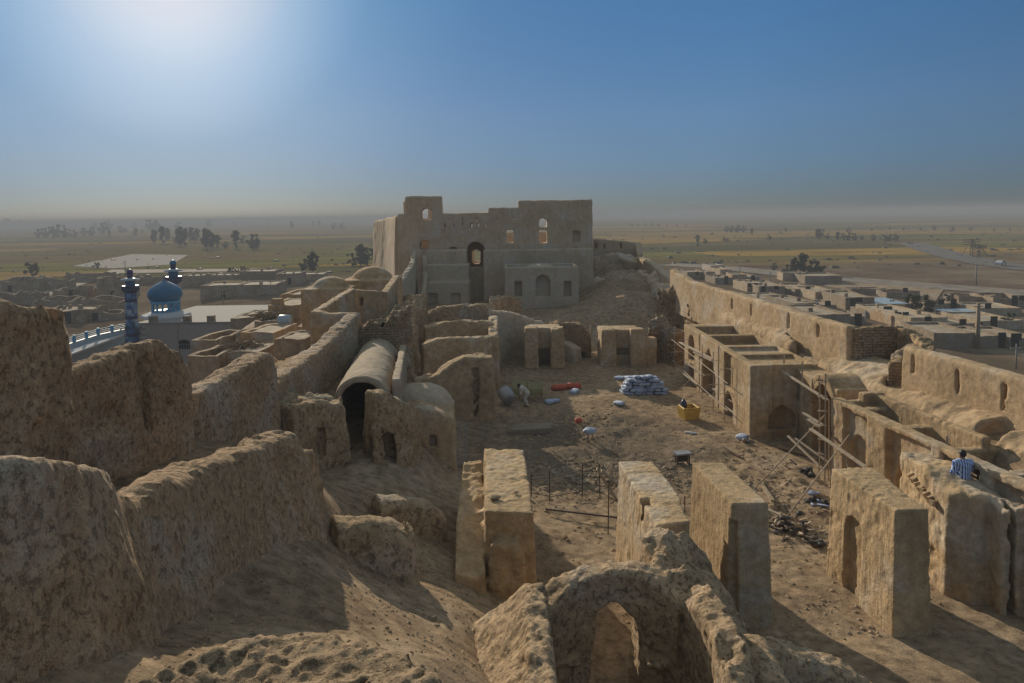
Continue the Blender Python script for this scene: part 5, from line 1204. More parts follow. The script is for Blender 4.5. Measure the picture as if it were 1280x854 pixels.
# courtyard of the mosque with the light blue railing
ctl_ = [G(px, py, -3.0) for px, py in ((30, 444), (62, 433), (92, 422), (122, 413), (156, 406))]
yard = empty('mosque_yard', (ctl_[2].x, 68, -8), 'white raised yard floor edged by a low wall beside the mosque', 'yard'); yard['_o'] = list(yard.location)
zy = [q.z - 1.3 for q in ctl_]
mb = MB(); zf = -4.35
fl = [(q.x, q.y, zf) for q in ctl_] + [(ctl_[-1].x + 2, 66, zf), (A(20, 480, 54).x, 54, zf)]
mb.prism(fl, (0, 0, .2)); mb.build('floor', M['white'], yard)
mb = MB()
for a, b_ in zip(ctl_, ctl_[1:]):
    n_ = Vector((-(b_.y - a.y), b_.x - a.x, 0)).normalized() * .3
    za, zb_ = a.z - .55, b_.z - .55
    mb.prism([(a.x, a.y, zf - 3), (b_.x, b_.y, zf - 3), (b_.x, b_.y, zb_), (a.x, a.y, za)], n_)
mb.build('low_wall', M['palecyan'], yard)
rl = empty('railing', (ctl_[2].x, 68.5, ctl_[2].z - 1), 'light blue metal railing along the edge of the mosque yard', 'railing'); rl['_o'] = list(rl.location)
for a, b_ in zip(ctl_, ctl_[1:]):
    for t in (0, .5):
        q = a.lerp(b_, t); mb = MB(); mb.box((q.x, q.y + .1, q.z - .15), (.14, .1, .42)); mb.build('post', M['cyan'], rl)
    mb = MB()
    for dz in (.12, -.1, -.32): mb.tube([(a.x, a.y + .1, a.z + dz), (b_.x, b_.y + .1, b_.z + dz)], .045, 6)
    mb.build('rail', M['cyan'], rl)

# ---- trees
tr = random.Random(12)
def make_tree(kind):
    """crown and trunk meshes, height 1"""
    r2 = random.Random(kind * 7 + 1)
    mb = MB(); mb.tube([(0, 0, -.05), (.01, 0, .2), (-.015, .01, .45), (.01, 0, .75)], [.028, .022, .016, .006], 6)
    for i in range(6):
        a = r2.uniform(0, 6.28); z = r2.uniform(.22, .55); l = r2.uniform(.12, .25)
        mb.tube([(0, 0, z), (l * .5 * math.cos(a), l * .5 * math.sin(a), z + l * .45), (l * math.cos(a), l * math.sin(a), z + l * 1.0)], [.012, .008, .003], 5)
    tm = mb; V = []; Fq = []
    shape = {0: (.20, .30, .36), 1: (.36, .42, .40), 2: (.13, .50, .40), 3: (.40, .62, .34), 4: (.28, .5, .38)}[kind]
    cl = []
    for i in range({0: 20, 1: 20, 2: 16, 3: 20, 4: 20}[kind]):
        a = r2.uniform(0, 6.28); q = math.sqrt(r2.random()); z = r2.uniform(-1, 1)
        rr_ = math.sqrt(max(0, 1 - z * z * .8)) * q
        cl.append((shape[0] * rr_ * math.cos(a), shape[0] * rr_ * math.sin(a), .52 + z * shape[2], r2.uniform(.05, .125)))
    mbc = MB()
    for c_ in cl:
        for i in range(80):
            d = Vector((r2.gauss(0, 1), r2.gauss(0, 1), r2.gauss(0, 1))).normalized() * c_[3] * r2.random() ** .4
            q = Vector(c_[:3]) + d; s_ = r2.uniform(.022, .042); n_ = Vector((r2.gauss(0, 1), r2.gauss(0, 1), r2.gauss(0, 1))).normalized(); u = n_.orthogonal().normalized(); w_ = n_.cross(u)
            if q.z < .06: q.z = .06
            mbc.poly([q + u * s_, q + w_ * s_ * .8, q - u * s_, q - w_ * s_ * .8])
    me_t = bpy.data.meshes.new('trunk'); tm.bm.to_mesh(me_t); tm.bm.free(); me_t.materials.append(M['trunk'])
    me_c = bpy.data.meshes.new('crown'); mbc.bm.to_mesh(me_c); mbc.bm.free()
    return me_t, me_c
TM = {k: make_tree(k) for k in range(5)}
for k in range(5): TM[k][1].materials.append(M[['leafdark', 'leafgreen', 'leafdark', 'leafdry', 'leafgreen'][k]])
def tree(px, pyb, hp, label, group, kind=None, y=None, zb=-8, wide=1.0, name='tree'):
    g = G(px, pyb, zb) if y is None else A(px, pyb, y); h = hp * g.y / FPX
    k = tr.choice((0, 1, 2, 0, 4)) if kind is None else kind
    o = empty(name, (g.x, g.y, Hg(g.x, g.y) - .1 if y is None else g.z), label, 'tree' if name == 'tree' else 'bush', group, tr.uniform(0, 6.28)); o.scale = (h * wide, h * wide, h * 1.02)
    for nm, me in zip(('trunk', 'crown'), TM[k]):
        c_ = bpy.data.objects.new(nm, me); COL.objects.link(c_); c_.parent = o
    return o
def row(lst, phrase, group, kinds=None):
    lst = sorted(lst)
    for i, t in enumerate(lst):
        look = 'tall' if t[2] > 15 else 'short' if t[2] < 8 else 'hazy'
        tree(t[0], t[1], t[2] * 1.08, f'{look} tree, {ORD[i]} from the left {phrase}', group, t[3] if len(t) > 3 else None, wide=1.15)
row([(8, 285, 11, 1), (24, 283, 8, 1)], 'in the faint pair at the far left photo edge', 'trees of the left plain')
row([(48, 297.5, 11, 1), (57, 297.5, 12, 1), (66, 297.5, 14, 1), (74, 297, 16, 1), (83, 297.5, 12, 1), (92, 297.5, 10, 1)], 'in the dense dark clump above the ruins', 'trees of the left plain')
row([(104, 295, 10, 1), (114, 295.5, 11, 1), (118, 288, 9, 1), (128, 293, 14, 1), (135, 288, 12), (136.5, 297, 9)], 'in the grove right of the dense clump', 'trees of the left plain')
row([(151, 292, 9), (157, 291, 6), (167, 286, 8, 1), (169.5, 295.5, 10, 4), (178, 292, 5)], 'in the sparse group above the front minaret', 'trees of the left plain')
row([(188, 289, 14, 1), (196, 289, 14, 4), (193, 304, 16, 0), (203, 305, 21, 2), (209, 301, 15, 0), (219, 305, 8, 1)], 'in the row above the rear minaret', 'trees of the left plain')
row([(223, 288, 10, 1), (225, 308, 23, 0), (231, 308, 20, 2), (237, 302, 17, 1), (244, 302, 17, 4)], 'in the tall stand right of the rear minaret', 'trees of the left plain')
row([(261, 285, 10, 1), (258, 311, 24, 0), (265, 311, 20, 0), (272, 311, 17, 2), (282, 311, 9, 1), (295, 311, 22, 2), (294, 283, 5), (304, 304, 9, 1), (316, 312, 19, 1), (321, 312, 14, 0)], 'in the row between minaret and castle', 'trees of the left plain')
row([(365, 286, 9), (392, 284, 7), (399, 284, 8), (335, 283, 5), (418, 287, 8, 1), (428, 287, 8, 1)], 'in the faint scatter left of the castle tower', 'trees of the left plain')
tree(40, 349, 22, 'broad dusty palm-like tree at the edge of the left ruins', 'trees of the left plain', 3, wide=1.0)
tree(121, 336, 9, 'low dusty bush on the pale threshing field', None, 3, name='bush', wide=1.4)
tree(382, 341, 19, 'dark dense tree behind the domes, left one of a pair', 'trees of the left plain', 1); tree(391, 340, 26, 'tall dark dense tree behind the domes, right one of a pair', 'trees of the left plain', 0, wide=1.2)
row([(440, 333, 16, 1), (451, 333, 26, 0), (460, 332, 22, 1), (469, 330, 18, 4)], 'in the dark group against the castle side', 'trees of the left plain')
tree(290, 346, 13, 'reddish dusty bush by the far pale-roofed house', None, 3, name='bush', wide=1.2)
tree(305, 341, 9, 'small green bush right of the reddish one', None, 1, name='bush', wide=1.8)
row([(872, 304, 10), (873, 308, 5, 1), (881, 305, 7, 1), (905, 302, 6, 1), (910, 302, 5, 1)], 'in the sparse row above the long rampart start', 'trees of the right plain')
row([(909, 290.5, 7, 1), (915, 290.5, 8, 1), (922, 291, 9, 1), (929, 290.5, 8, 1), (940, 295, 9, 2), (961, 300.5, 7, 1), (982, 290, 5, 1)], 'in the far grove beyond the rampart', 'trees of the right plain')
row([(1022, 298.5, 12, 0), (1026, 299, 12, 1), (1034, 299.5, 7, 1), (1047, 300.5, 10, 0), (1054, 300.5, 9, 1), (1062, 301, 10, 1), (1069, 301, 9, 1), (1077, 300.5, 6, 1), (1091, 301.5, 8, 1)], 'in the dark windbreak of the right plain', 'trees of the right plain')
row([(1106, 302, 8, 1), (1113, 302, 9, 1), (1119, 301.5, 9, 1), (1061, 291, 7, 1)], 'in the low dark clump right of the windbreak', 'trees of the right plain')
row([(x, 283 + .012 * (x - 790) + hr.uniform(-.6, .6), hr.uniform(2.5, 4.5), 1) for x in (790, 797, 806, 815, 823, 834, 846, 858)], 'on the horizon line right of the castle', 'trees of the right plain')
row([(x, 288 + .006 * (x - 1100) + hr.uniform(-.8, .8), hr.uniform(3, 6.5), 1) for x in (1090, 1112, 1130, 1151, 1168, 1190, 1214, 1243, 1262)], 'on the horizon line at the far right', 'trees of the right plain')
for i, (px, py, h, k, lab) in enumerate(((967, 338, 9, 1, 'small round tree left of the big dark ones'), (984, 344, 13, 1, 'low dark tree at the left of the big village clump'), (993, 343, 20, 0, 'dark tree left of the tallest in the big village clump'), (1004, 343, 25, 0, 'tallest dark tree of the big village clump'), (1014, 344, 18, 1, 'round dark tree right of the tallest in the village clump'), (1021, 345, 18, 1, 'rightmost round dark tree of the big village clump'),
        (1141, 392, 24, 4, 'bright green tree right of the metal canopy'), (1156, 391, 22, 1, 'dark green bushy tree right of the bright green one'), (1186, 381, 14, 3, 'dusty grey tree among the right ruins'), (1262, 408, 17, 1, 'round green bush at the right photo edge'), (1116, 384, 9, 1, 'yellow-green shrub under the metal canopy'), (1226, 414, 12, 1, 'dark shrub at the foot of the thick pole'))):
    tree(px, py, h * 1.1, lab, 'trees of the right village', k, wide=1.25 if k == 1 else 1.1)
# ---- scrub over the fields: countless low bushes and banks
def scrub(name, label, n, seed, x0, x1, y0, y1):
    r2 = np.random.RandomState(seed); yy = y0 + (y1 - y0) * r2.rand(n) ** 1.5; xx = (x0 + (x1 - x0) * r2.rand(n)) * yy / y1
    line = r2.rand(n) < .7; yy = np.where(line, np.round(yy / 34 + .10 * np.sin(xx * .02)) * 34 + xx * .12 + 3 * r2.randn(n), yy)
    V = []; Q = []
    for x, y in zip(xx, yy):
        if y < 215 or abs(x) < 1: continue
        b_ = len(V); h = .22 + .7 * r2.rand() ** 4; w_ = h * (1.2 + 1.4 * r2.rand()); z = Hg(x, y)
        for k in range(5): a = k * 1.257 + r2.rand(); V.append((x + w_ * math.cos(a), y + w_ * math.sin(a), z - .1))
        for k in range(4): a = k * 1.57 + r2.rand(); V.append((x + w_ * .6 * math.cos(a), y + w_ * .6 * math.sin(a), z + h * (.6 + .5 * r2.rand())))
        for k in range(5): Q.append((b_ + k, b_ + (k + 1) % 5, b_ + 5 + k % 4)); Q.append((b_ + (k + 1) % 5, b_ + 5 + (k + 1) % 4, b_ + 5 + k % 4))
        Q.append((b_ + 5, b_ + 6, b_ + 7)); Q.append((b_ + 5, b_ + 7, b_ + 8))
    o = link_mesh(name, np_mesh(name, np.array(V), np.array(Q), False), M['leafdry'], origin=(0, 0, 0)); tag(o, label, 'scrub', None, 'stuff')
scrub('field_scrub', 'low dusty scrub along the field banks of the left plain', 900, 4, -900, -30, 215, 1000)
scrub('field_scrub', 'low dusty scrub along the field banks of the right plain', 1000, 5, 60, 1000, 215, 1000)
# ---- poles
def pole(px, pyb, pyt, r, label, mat='pole', arm=True, y=None, zb=-8):
    g = G(px, pyb, zb) if y is None else A(px, pyb, y); top = A(px, pyt, g.y).z
    o = empty('utility_pole', (g.x, g.y, g.z), label, 'pole', 'utility poles'); o['_o'] = list(o.location)
    mb = MB(); mb.tube([(g.x, g.y, g.z - .5), (g.x, g.y, top)], [r, r * .7], 8); mb.build('post', M[mat], o)
    if arm: mb = MB(); mb.box((g.x, g.y, top - .45), (.6, .05, .05)); mb.build('crossarm', M[mat], o)
    return o
pole(1222, 436, 379, .30, 'thick weathered pole beside the long dark walls', 'wood'); pole(1270, 456, 430, .09, 'thin pale pole above the right rampart', y=70)
pole(1082, 410, 388, .16, 'pale pole just behind the bastion wall'); pole(1021, 396, 373, .14, 'thin pole between the pale roofs by the rampart'); pole(950, 374, 345, .14, 'thin pole left of the long dark front')
pole(1220, 356, 329, .2, 'lone pole beyond the road on the right plain'); pole(925, 356, 331, .15, 'pole before the lit ochre gable house'); pole(963, 362, 340, .13, 'pole rising from the roofs left of the big dark trees')
pole(280, 404, 364, .12, 'dark pole at the edge of the mosque roof', 'wood'); pole(292, 396, 380, .08, 'short thin pole behind the mosque roof'); pole(157, 350, 326, .14, 'pole left of the front minaret top', 'wood'); pole(299, 362, 336, .15, 'pole between the broad mud houses', 'wood')
pole(133, 346, 332, .13, 'short pole in the far left ruins', 'wood'); pole(339, 372, 350, .12, 'pole at the right end of the broad houses', 'wood'); pole(116, 374, 346, .1, 'thin pole left of the tall grey ruin', 'wood')
pole(355, 460, 421, .10, 'rough wooden post among the houses under the rampart', 'wood', False, y=38); pole(362, 345, 334, .1, 'thin far pole below the dark tree pair', 'wood')
# lattice pylons far right
for px, pb, pt, lab in ((1214, 322, 299, 'faint lattice pylon on the right plain, left one'), (1223, 320, 306, 'faint lattice pylon on the right plain, right one')):
    g = G(px, pb, -8); top = A(px, pt, g.y).z; w_ = 2.2; mb = MB(); L = 6
    for sx in (-1, 1):
        for sy in (-1, 1): mb.tube([(g.x + sx * w_, g.y + sy * w_, -8), (g.x + sx * .3, g.y + sy * .3, top)], .12, 4)
    for i in range(L):
        for s_ in (1, -1):
            f0, f1 = i / L, (i + 1) / L; a = w_ + (.3 - w_) * f0; b2 = w_ + (.3 - w_) * f1; mb.tube([(g.x - s_ * a, g.y - a, -8 + (top + 8) * f0), (g.x + s_ * b2, g.y - b2, -8 + (top + 8) * f1)], .08, 4)
    for f in (.72, .85, .96): mb.box((g.x, g.y, -8 + (top + 8) * f), (3.2, .1, .12))
    tag(mb.build('pylon', M['steel']), lab, 'pylon', 'lattice pylons')
# white car on the highway
def car(px, py, label):
    g = G(px, py, -7.6); o = empty('car', (g.x, g.y, -7.58), label, 'car'); o['_o'] = [0, 0, 0]
    mb = MB(); mb.prism([(-2.1, -.85, .3), (2.1, -.85, .3), (2.15, -.85, .75), (1.2, -.85, .95), (.6, -.85, 1.42), (-1.0, -.85, 1.45), (-1.7, -.85, 1.0), (-2.15, -.85, .9)], (0, 1.7, 0)); mb.build('body', M['white'], o)
    for sy in (-.87, .87): mb = MB(); mb.box((-.2, sy, 1.18), (.75, .015, .16)); mb.build('side_window', M['black'], o)
    for sx in (-1.3, 1.3):
        for sy in (-.8, .8): mb = MB(); mb.lathe((sx, sy - .1, .31), [(0, 0), (.31, 0), (.31, .2), (0, .2)], 14, rx=-math.pi / 2); mb.build('wheel', M['black'], o)
    o.rotation_euler = (0, 0, R(35)); return o
car(1251, 331.5, 'small white car on the dark highway of the right plain')
# hills
ridge('hills', 2200, 5600, 9500, 60, 3); ridge('hills', -2600, -200, 11000, 75, 5); ridge('hills', -8000, -2400, 10500, 45, 7); ridge('hills', 5000, 9000, 12000, 55, 9)
# ------------------------------------------------------------------ building site: scaffolds, props, sacks, people
GN = 'things on the building site'
def gp(px, py): 
    g = G(px, py, 0); z = Hs(g.x, g.y); g = G(px, py, z); return Vector((g.x, g.y, Hs(g.x, g.y)))
def rod(mb, a, b_, r, n=6): mb.tube([a, b_], r, n); return mb
def plank(mb, a, b_, w, t):
    a, b_ = Vector(a), Vector(b_); d = b_ - a; L = d.length; yaw = math.atan2(d.y, d.x); pit = -math.asin(d.z / L)
    mb.box((a + b_) / 2, (L / 2, w / 2, t / 2), rz=yaw, ry=pit); return mb
def scaffold(label, rods, planks, loc):
    o = empty('scaffolding', loc, label, 'scaffolding', 'scaffolding along the arcade'); o['_o'] = list(loc)
    for a, b_, r in rods: rod(MB_ := MB(), a, b_, r); MB_.build('pole', M['polewood'], o)
    for a, b_, w in planks: plank(MB_ := MB(), a, b_, w, .05); MB_.build('plank', M['polewood'], o)
    return o
rods, planks = [], []
f0 = (far_c.x + near_c.x) / 2
for y in (32.2, 34.0, 36.0, 39.8, 42.2):
    rods.append(((f0 - .38, y, -.1), (f0 - .36, y + .05, 3.0), .022))
    for z in (1.35, 2.55): rods.append(((f0 - .6, y, z), (f0 + .1, y + .02, z + .02), .018))
planks += [(A(850, 428, 40.6), A(937, 473, 31.2), .20), (A(892, 486, 35.6), A(928, 509, 31.6), .18), (A(847, 461, 40.5), A(872, 481, 37.4), .12), (A(887, 494, 35.2), A(935, 529, 31.0), .09), (A(856, 452, 40), A(881, 470, 37), .09), (A(868, 440, 38.2), A(905, 458, 34.0), .2)]
for z in (.7, 2.0): rods.append(((f0 - .42, 31.6, z), (f0 - .42, 42.8, z + .05), .018))
rods += [(A(830, 505, 37), A(868, 470, 38.6), .015), (A(872, 520, 34), A(908, 470, 35.5), .015)]
scaffold('pale plank scaffolding fixed to the sunlit face of the farther arcade', rods, planks, (f0 - .8, 37, 0))
rods, planks = [], []
rods += [(A(980, 442, 30.6), A(980, 516, 30.6), .04), (A(1003, 452, 28.6), A(1003, 520, 28.6), .035)]
planks += [(A(960, 453, 31.0), A(1034, 500, 26.4), .12), (A(1004, 516, 27.2), A(1028, 531, 26.0), .1), (A(985, 545, 27), A(1032, 590, 24.6), .08), (A(994, 548, 26.6), A(1034, 577, 25), .07)]
rods += [(A(950, 500, 31), A(985, 500, 30.4), .03), (A(952, 523, 31), A(983, 523, 30.4), .03)]
scaffold('thin plank scaffolding across the shaded set-back bay', rods, planks, (11.6, 29, 0))
rods, planks = [], []
b1, b2, b3 = gp(1024, 604), gp(1031, 608), gp(1036, 600)
t1, t2 = A(1024.5, 469, b1.y), A(1032, 467, b2.y)
rods += [(b1 - Vector((0, 0, .2)), t1, .028), (b2 - Vector((0, 0, .2)), t2, .028), (b3 - Vector((0, 0, .2)), A(1036, 500, b3.y), .026)]
for k in range(7):
    f = .15 + .13 * k; rods.append((b1.lerp(t1, f) - Vector((.06, 0, 0)), b2.lerp(t2, f) + Vector((.06, 0, 0)), .028))
planks += [(A(1013, 536, 24.6), A(1082, 584, 21.6), .13), (A(1010, 524, 25), A(1025, 534, 24.4), .12)]
rods += [(A(1060, 585, 23.2), A(1040, 515, 24.6), .025), (A(1184, 600, 19.6), A(1184, 545, 19.6), .035), (A(1146, 604, 20.6), A(1146, 568, 20.6), .04), (A(1140, 585, 20.8), A(1160, 600, 20.2), .025)]
scaffold('tall pole scaffolding tower at the near corner of the roofless arcade', rods, planks, tuple(b1))
for (a, b_, lab) in ((gp(941, 611), A(1031, 519, 24.9), 'long bare prop pole leaning on the pole tower, farther one'), (gp(977, 653), A(1067, 537, 23.4), 'long bare prop pole leaning on the near arcade, nearer one')):
    mb = MB(); rod(mb, a - Vector((0, 0, .05)), b_, .024, 8); tag(mb.build('prop_pole', M['polewood']), lab, 'pole', 'leaning prop poles')
for a, b_, w, lab in ((gp(905, 600), gp(938, 625), .18, 'dark beam lying on the ground right of the tall slim pier'), (gp(952, 610), gp(966, 632), .12, 'short grey beam lying beside the debris heap'), (gp(972, 560), gp(1010, 572), .15, 'pale plank on the ground before the shaded bay'), (gp(905, 560), gp(925, 573), .1, 'thin pale plank near the arcade corner')):
    mb = MB(); plank(mb, a + Vector((0, 0, .08)), b_ + Vector((0, 0, .10)), w, .08); tag(mb.build('beam', M['wood']), lab, 'beam', 'loose beams on the ground')
# sacks
sr = random.Random(5)
def sack_mesh(seed):
    r2 = random.Random(seed); mb = MB(); bmesh.ops.create_cube(mb.bm, size=1)
    bmesh.ops.subdivide_edges(mb.bm, edges=mb.bm.edges[:], cuts=4, use_grid_fill=True)
    for v in mb.bm.verts:
        x, y, z = v.co * 2; k = (1 - .35 * x ** 4) * (1 - .35 * y ** 4)
        v.co = Vector((x * .29 * (1 - .08 * y * y), y * .19 * (1 - .10 * x * x), z * .085 * k + .006 * math.sin(9 * x + seed)))
        v.co += Vector((r2.uniform(-.008, .008), r2.uniform(-.008, .008), r2.uniform(-.006, .006)))
    me = bpy.data.meshes.new('sack'); mb.bm.to_mesh(me); mb.bm.free(); me.polygons.foreach_set('use_smooth', [True] * len(me.polygons)); return me
SK = [sack_mesh(i) for i in range(4)]; SK[0].materials.append(M['pvc']); SK[1].materials.append(M['pvc2']); SK[2].materials.append(M['pvc']); SK[3].materials.append(M['pvc2'])
def sack(p, rz, label, group, k=None, s=1.0):
    o = bpy.data.objects.new('sack', SK[sr.randrange(4) if k is None else k]); COL.objects.link(o); o.location = p; o.rotation_euler = (sr.uniform(-.12, .12), sr.uniform(-.12, .12), rz); o.scale = (s, s, s)
    return tag(o, label, 'sack', group)
c0 = gp(806, 494)
for L, (nc, zo) in enumerate(((7, 0), (7, 1), (6, 2), (6, 3), (5, 4), (3, 5))):
    for i in range(nc):
        for j in range(2 if L < 5 else 1):
            sack(c0 + Vector(((i - (nc - 1) / 2) * .345 + sr.uniform(-.07, .07) + .05 * (L % 2), .25 + j * .6 + L * .04 + sr.uniform(-.08, .08), .08 + zo * .165)), math.pi / 2 + sr.uniform(-.15, .15) if L % 2 else math.pi / 2 + sr.uniform(-.5, .5), 'blue-grey filled sack in the tall stack on the courtyard floor', 'sacks in the tall stack', s=1.02)
for px, py, lab, k in ((774, 474, 'blue-white sack lying left behind the tall sack stack, left of two', 0), (779, 474, 'blue-white sack lying left behind the tall sack stack, right of two', 2), (774, 505, 'small white sack alone before the sack stack', 0), (686, 504, 'blue-white sack right of the stooping person', 2), (693, 503, 'white sack right of the blue-white one by the stooping person', 0), (928, 549, 'pale sack at the foot of the arcade corner', 0), (718, 491, 'white scrap sack under the red bundles', 0)):
    sack(gp(px, py) + Vector((0, 0, .09)), sr.uniform(0, 3), lab, 'loose sacks', k, 1.05)
def bundle(px, py, L, r, mat, label, rz=0.0, name='bundle', cat='bundle', n=14, group=None):
    p = gp(px, py); mb = MB(); mb.lathe(p + Vector((-L / 2 * math.cos(rz), -L / 2 * math.sin(rz), r * .8)), [(0, 0), (r * .7, .02), (r, L * .2), (r * .92, L * .5), (r, L * .8), (r * .65, L * .98), (0, L)], n, ry=math.pi / 2, rz=rz)
    r2 = random.Random(int(px))
    for v in mb.bm.verts: v.co += Vector((r2.uniform(-1, 1), r2.uniform(-1, 1), r2.uniform(-1, 1))) * r * .12
    return tag(mb.build(name, mat), label, cat, group)
bundle(699, 488, .95, .19, M['red'], 'red tarpaulin roll on the ground, left of two', .1, group='red tarpaulin rolls'); bundle(717, 486, .9, .19, M['red'], 'red tarpaulin roll on the ground, right of two', .05, group='red tarpaulin rolls')
bundle(723, 529, .32, .15, M['red'], 'small bright red bundle amid the rubble', .4)
bundle(864, 543, .6, .05, M['white'], 'crumpled white sheet on the sunlit ground', -.5, 'plastic_sheet', 'sheet'); bundle(862, 541, .3, .04, M['white'], 'white paper scrap beside the crumpled sheet', .3, 'paper_scrap', 'paper')
# drum tank with blue cap
p = gp(633, 508); o = empty('drum_tank', p, 'grey drum tank with a light blue cap lying tilted by the yard wall', 'tank'); o['_o'] = list(p)
mb = MB(); mb.lathe(p + Vector((.22, -.3, .36)), [(0, 0), (.26, .02), (.36, .10), (.39, .3), (.39, .7), (.34, .85), (0, .88)], 22, rx=-1.15, rz=.5); mb.build('drum', M['greymetal'], o)
mb = MB(); mb.lathe(p + Vector((-.13, .3, .66)), [(.27, 0), (.27, .06), (.2, .14), (0, .16)], 18, rx=-1.15, rz=.5); mb.build('cap', M['cyan'], o)
# olive canvas shelter: two sagging sheets over a frame
p = gp(660, 503); o = empty('canvas_shelter', p, 'low olive canvas shelter with open dark front behind the stooping person', 'shelter'); o['_o'] = list(p)
mb = MB()
for dx in (-.72, 0, .75):
    for dy in (.2, 1.0): rod(mb, p + Vector((dx, dy, -.1)), p + Vector((dx, dy, .72 if dy < .5 else .9)), .025)
mb.build('frame', M['wood'], o)
for x0, x1, sg in ((-.78, -.02, .03), (.0, .8, 0)):
    mb = MB(); n = 8; g = [[mb.bm.verts.new(p + Vector((x0 + (x1 - x0) * i / n, .12 + .95 * j / n, .74 + .2 * j / n - .09 * math.sin(math.pi * i / n) + sg + sr.uniform(-.012, .012)))) for j in range(n + 1)] for i in range(n + 1)]
    for i in range(n):
        for j in range(n): mb.bm.faces.new((g[i][j], g[i + 1][j], g[i + 1][j + 1], g[i][j + 1]))
    fr = [[mb.bm.verts.new(p + Vector((x0 + (x1 - x0) * i / n, .11 - .04 * j + .02 * math.sin(i * 2.1), .73 - .09 * math.sin(math.pi * i / n) + sg - .14 * j))) for j in range(1, 3)] for i in range(n + 1)]
    for i in range(n):
        mb.bm.faces.new((g[i][0], fr[i][0], fr[i + 1][0], g[i + 1][0])); mb.bm.faces.new((fr[i][0], fr[i][1], fr[i + 1][1], fr[i + 1][0]))
    mb.build('canvas', M['olive'], o, smooth=True)
# yellow tub with a dark can
p = gp(861, 523); o = empty('yellow_skip', p, 'dented yellow metal tub on the courtyard floor before the arcade', 'tub'); o['_o'] = list(p)
mb = MB(); mb.box(p + Vector((0, 0, .30)), (.36, .26, .28), rz=.3, taper=1.22); bmesh.ops.delete(mb.bm, geom=[f for f in mb.bm.faces if f.calc_center_median().z > p.z + .55], context='FACES'); bt = mb.build('tub', M['yellow'], o)
bt.modifiers.new('thick', 'SOLIDIFY').thickness = -.03
mb = MB()
for k in range(4):
    a = .3 + math.pi / 2 * k; rod(mb, p + Vector((.42 * math.cos(a) - .30 * math.sin(a), .42 * math.sin(a) + .3 * math.cos(a), .58)), p + Vector((.42 * math.cos(a + math.pi / 2) - .3 * math.sin(a + math.pi / 2), .42 * math.sin(a + math.pi / 2) + .3 * math.cos(a + math.pi / 2), .58)), .03)
mb.build('rim', M['yellow'], o)
mb = MB(); mb.lathe(p + Vector((-.22, .1, .42)), [(0, 0), (.15, 0), (.15, .34), (.09, .42), (.05, .5), (0, .5)], 16); tag(mb.build('jerrycan', M['deepblue']), 'dark blue can standing in the yellow tub', 'can')
# draped stand, posts, dark stool
p = gp(735, 552); o = empty('draped_stand', p, 'small stand draped in white and blue plastic', 'stand'); o['_o'] = list(p)
mb = MB(); rod(mb, p - Vector((0, 0, .1)), p + Vector((0, 0, .45)), .03); rod(mb, p + Vector((.2, .1, -.1)), p + Vector((.2, .1, .45)), .03); mb.build('post', M['wood'], o)
mb = MB(); mb.ico(p + Vector((.08, .05, .5)), .26, 2, (1.1, .8, .6), .12, seed=3); mb.build('plastic_drape', M['pvc'], o)
p = gp(721, 552); mb = MB(); rod(mb, p - Vector((0, 0, .1)), p + Vector((0, 0, .5)), .03); tag(mb.build('peg', M['polewood']), 'pale wooden peg left of the draped stand', 'peg')
p = gp(853, 580); o = empty('workbench', p, 'small dark workbench with a pale top on the sunlit court', 'bench'); o['_o'] = list(p)
mb = MB(); mb.box(p + Vector((0, 0, .42)), (.32, .2, .03), rz=.2); mb.build('top', M['greymetal'], o)
for sx in (-.24, .24):
    for sy in (-.14, .14): mb = MB(); mb.box(p + Vector((sx, sy, .15)), (.025, .025, .26)); mb.build('leg', M['steel'], o)
mb = MB(); mb.box(p + Vector((0, .1, .2)), (.22, .02, .17), rz=.2); mb.build('panel', M['steel'], o)
# pale mortar bed
p0, p1, p2, p3 = gp(636, 543), gp(690, 541), gp(692, 532), gp(642, 534)
mb = MB(); z = max(q.z for q in (p0, p1, p2, p3)) + .10; mb.prism([(q.x, q.y, z - .3) for q in (p0, p1, p2, p3)], (0, 0, .3)); tag(mb.build('mortar_bed', M['dirt'], bevel=.05), 'flat pale mortar bed on the court floor', 'mortar bed')
# aluminium ladder
a = gp(571, 588); b_ = A(574, 530, a.y + .55); o = empty('ladder', a, 'light metal ladder standing by the niche house', 'ladder'); o['_o'] = list(a)
wv = Vector((.30, .02, 0))
for s_ in (0, 1): mb = MB(); rod(mb, a + wv * s_ - Vector((0, 0, .1)), b_ + wv * s_, .02); mb.build('rail', M['greymetal'], o)
for k in range(1, 9): mb = MB(); q = a.lerp(b_, k / 8.2); rod(mb, q, q + wv, .014); mb.build('rung', M['greymetal'], o)
# rusty bar fence and leaning boards by the notched pier
o = empty('bar_fence', gp(715, 640), 'rusty bar fence with thin posts left of the notched pier', 'fence'); o['_o'] = list(o.location)
fp = [gp(px, py) for px, py in ((664, 620), (687, 628), (728, 622), (750, 622), (760, 668), (792, 640), (856, 640))]
tops = [A(px, py, q.y) for (px, py), q in zip(((664, 592), (687, 588), (728, 578), (749, 580), (761, 605), (792, 600), (856, 620)), fp)]
for q, t in zip(fp, tops): mb = MB(); rod(mb, q - Vector((0, 0, .2)), t, .018); mb.build('post', M['steel'], o)
for (i, j) in ((0, 1), (1, 2), (2, 3), (3, 5)):
    for f in (.15, .75): mb = MB(); rod(mb, fp[i].lerp(tops[i], f), fp[j].lerp(tops[j], f + .03), .014); mb.build('bar', M['steel'], o)
mb = MB(); rod(mb, gp(682, 641) + Vector((0, 0, .12)), gp(775, 655) + Vector((0, 0, .2)), .03); tag(mb.build('iron_bar', M['steel']), 'long dark iron bar lying near the bar fence', 'bar')
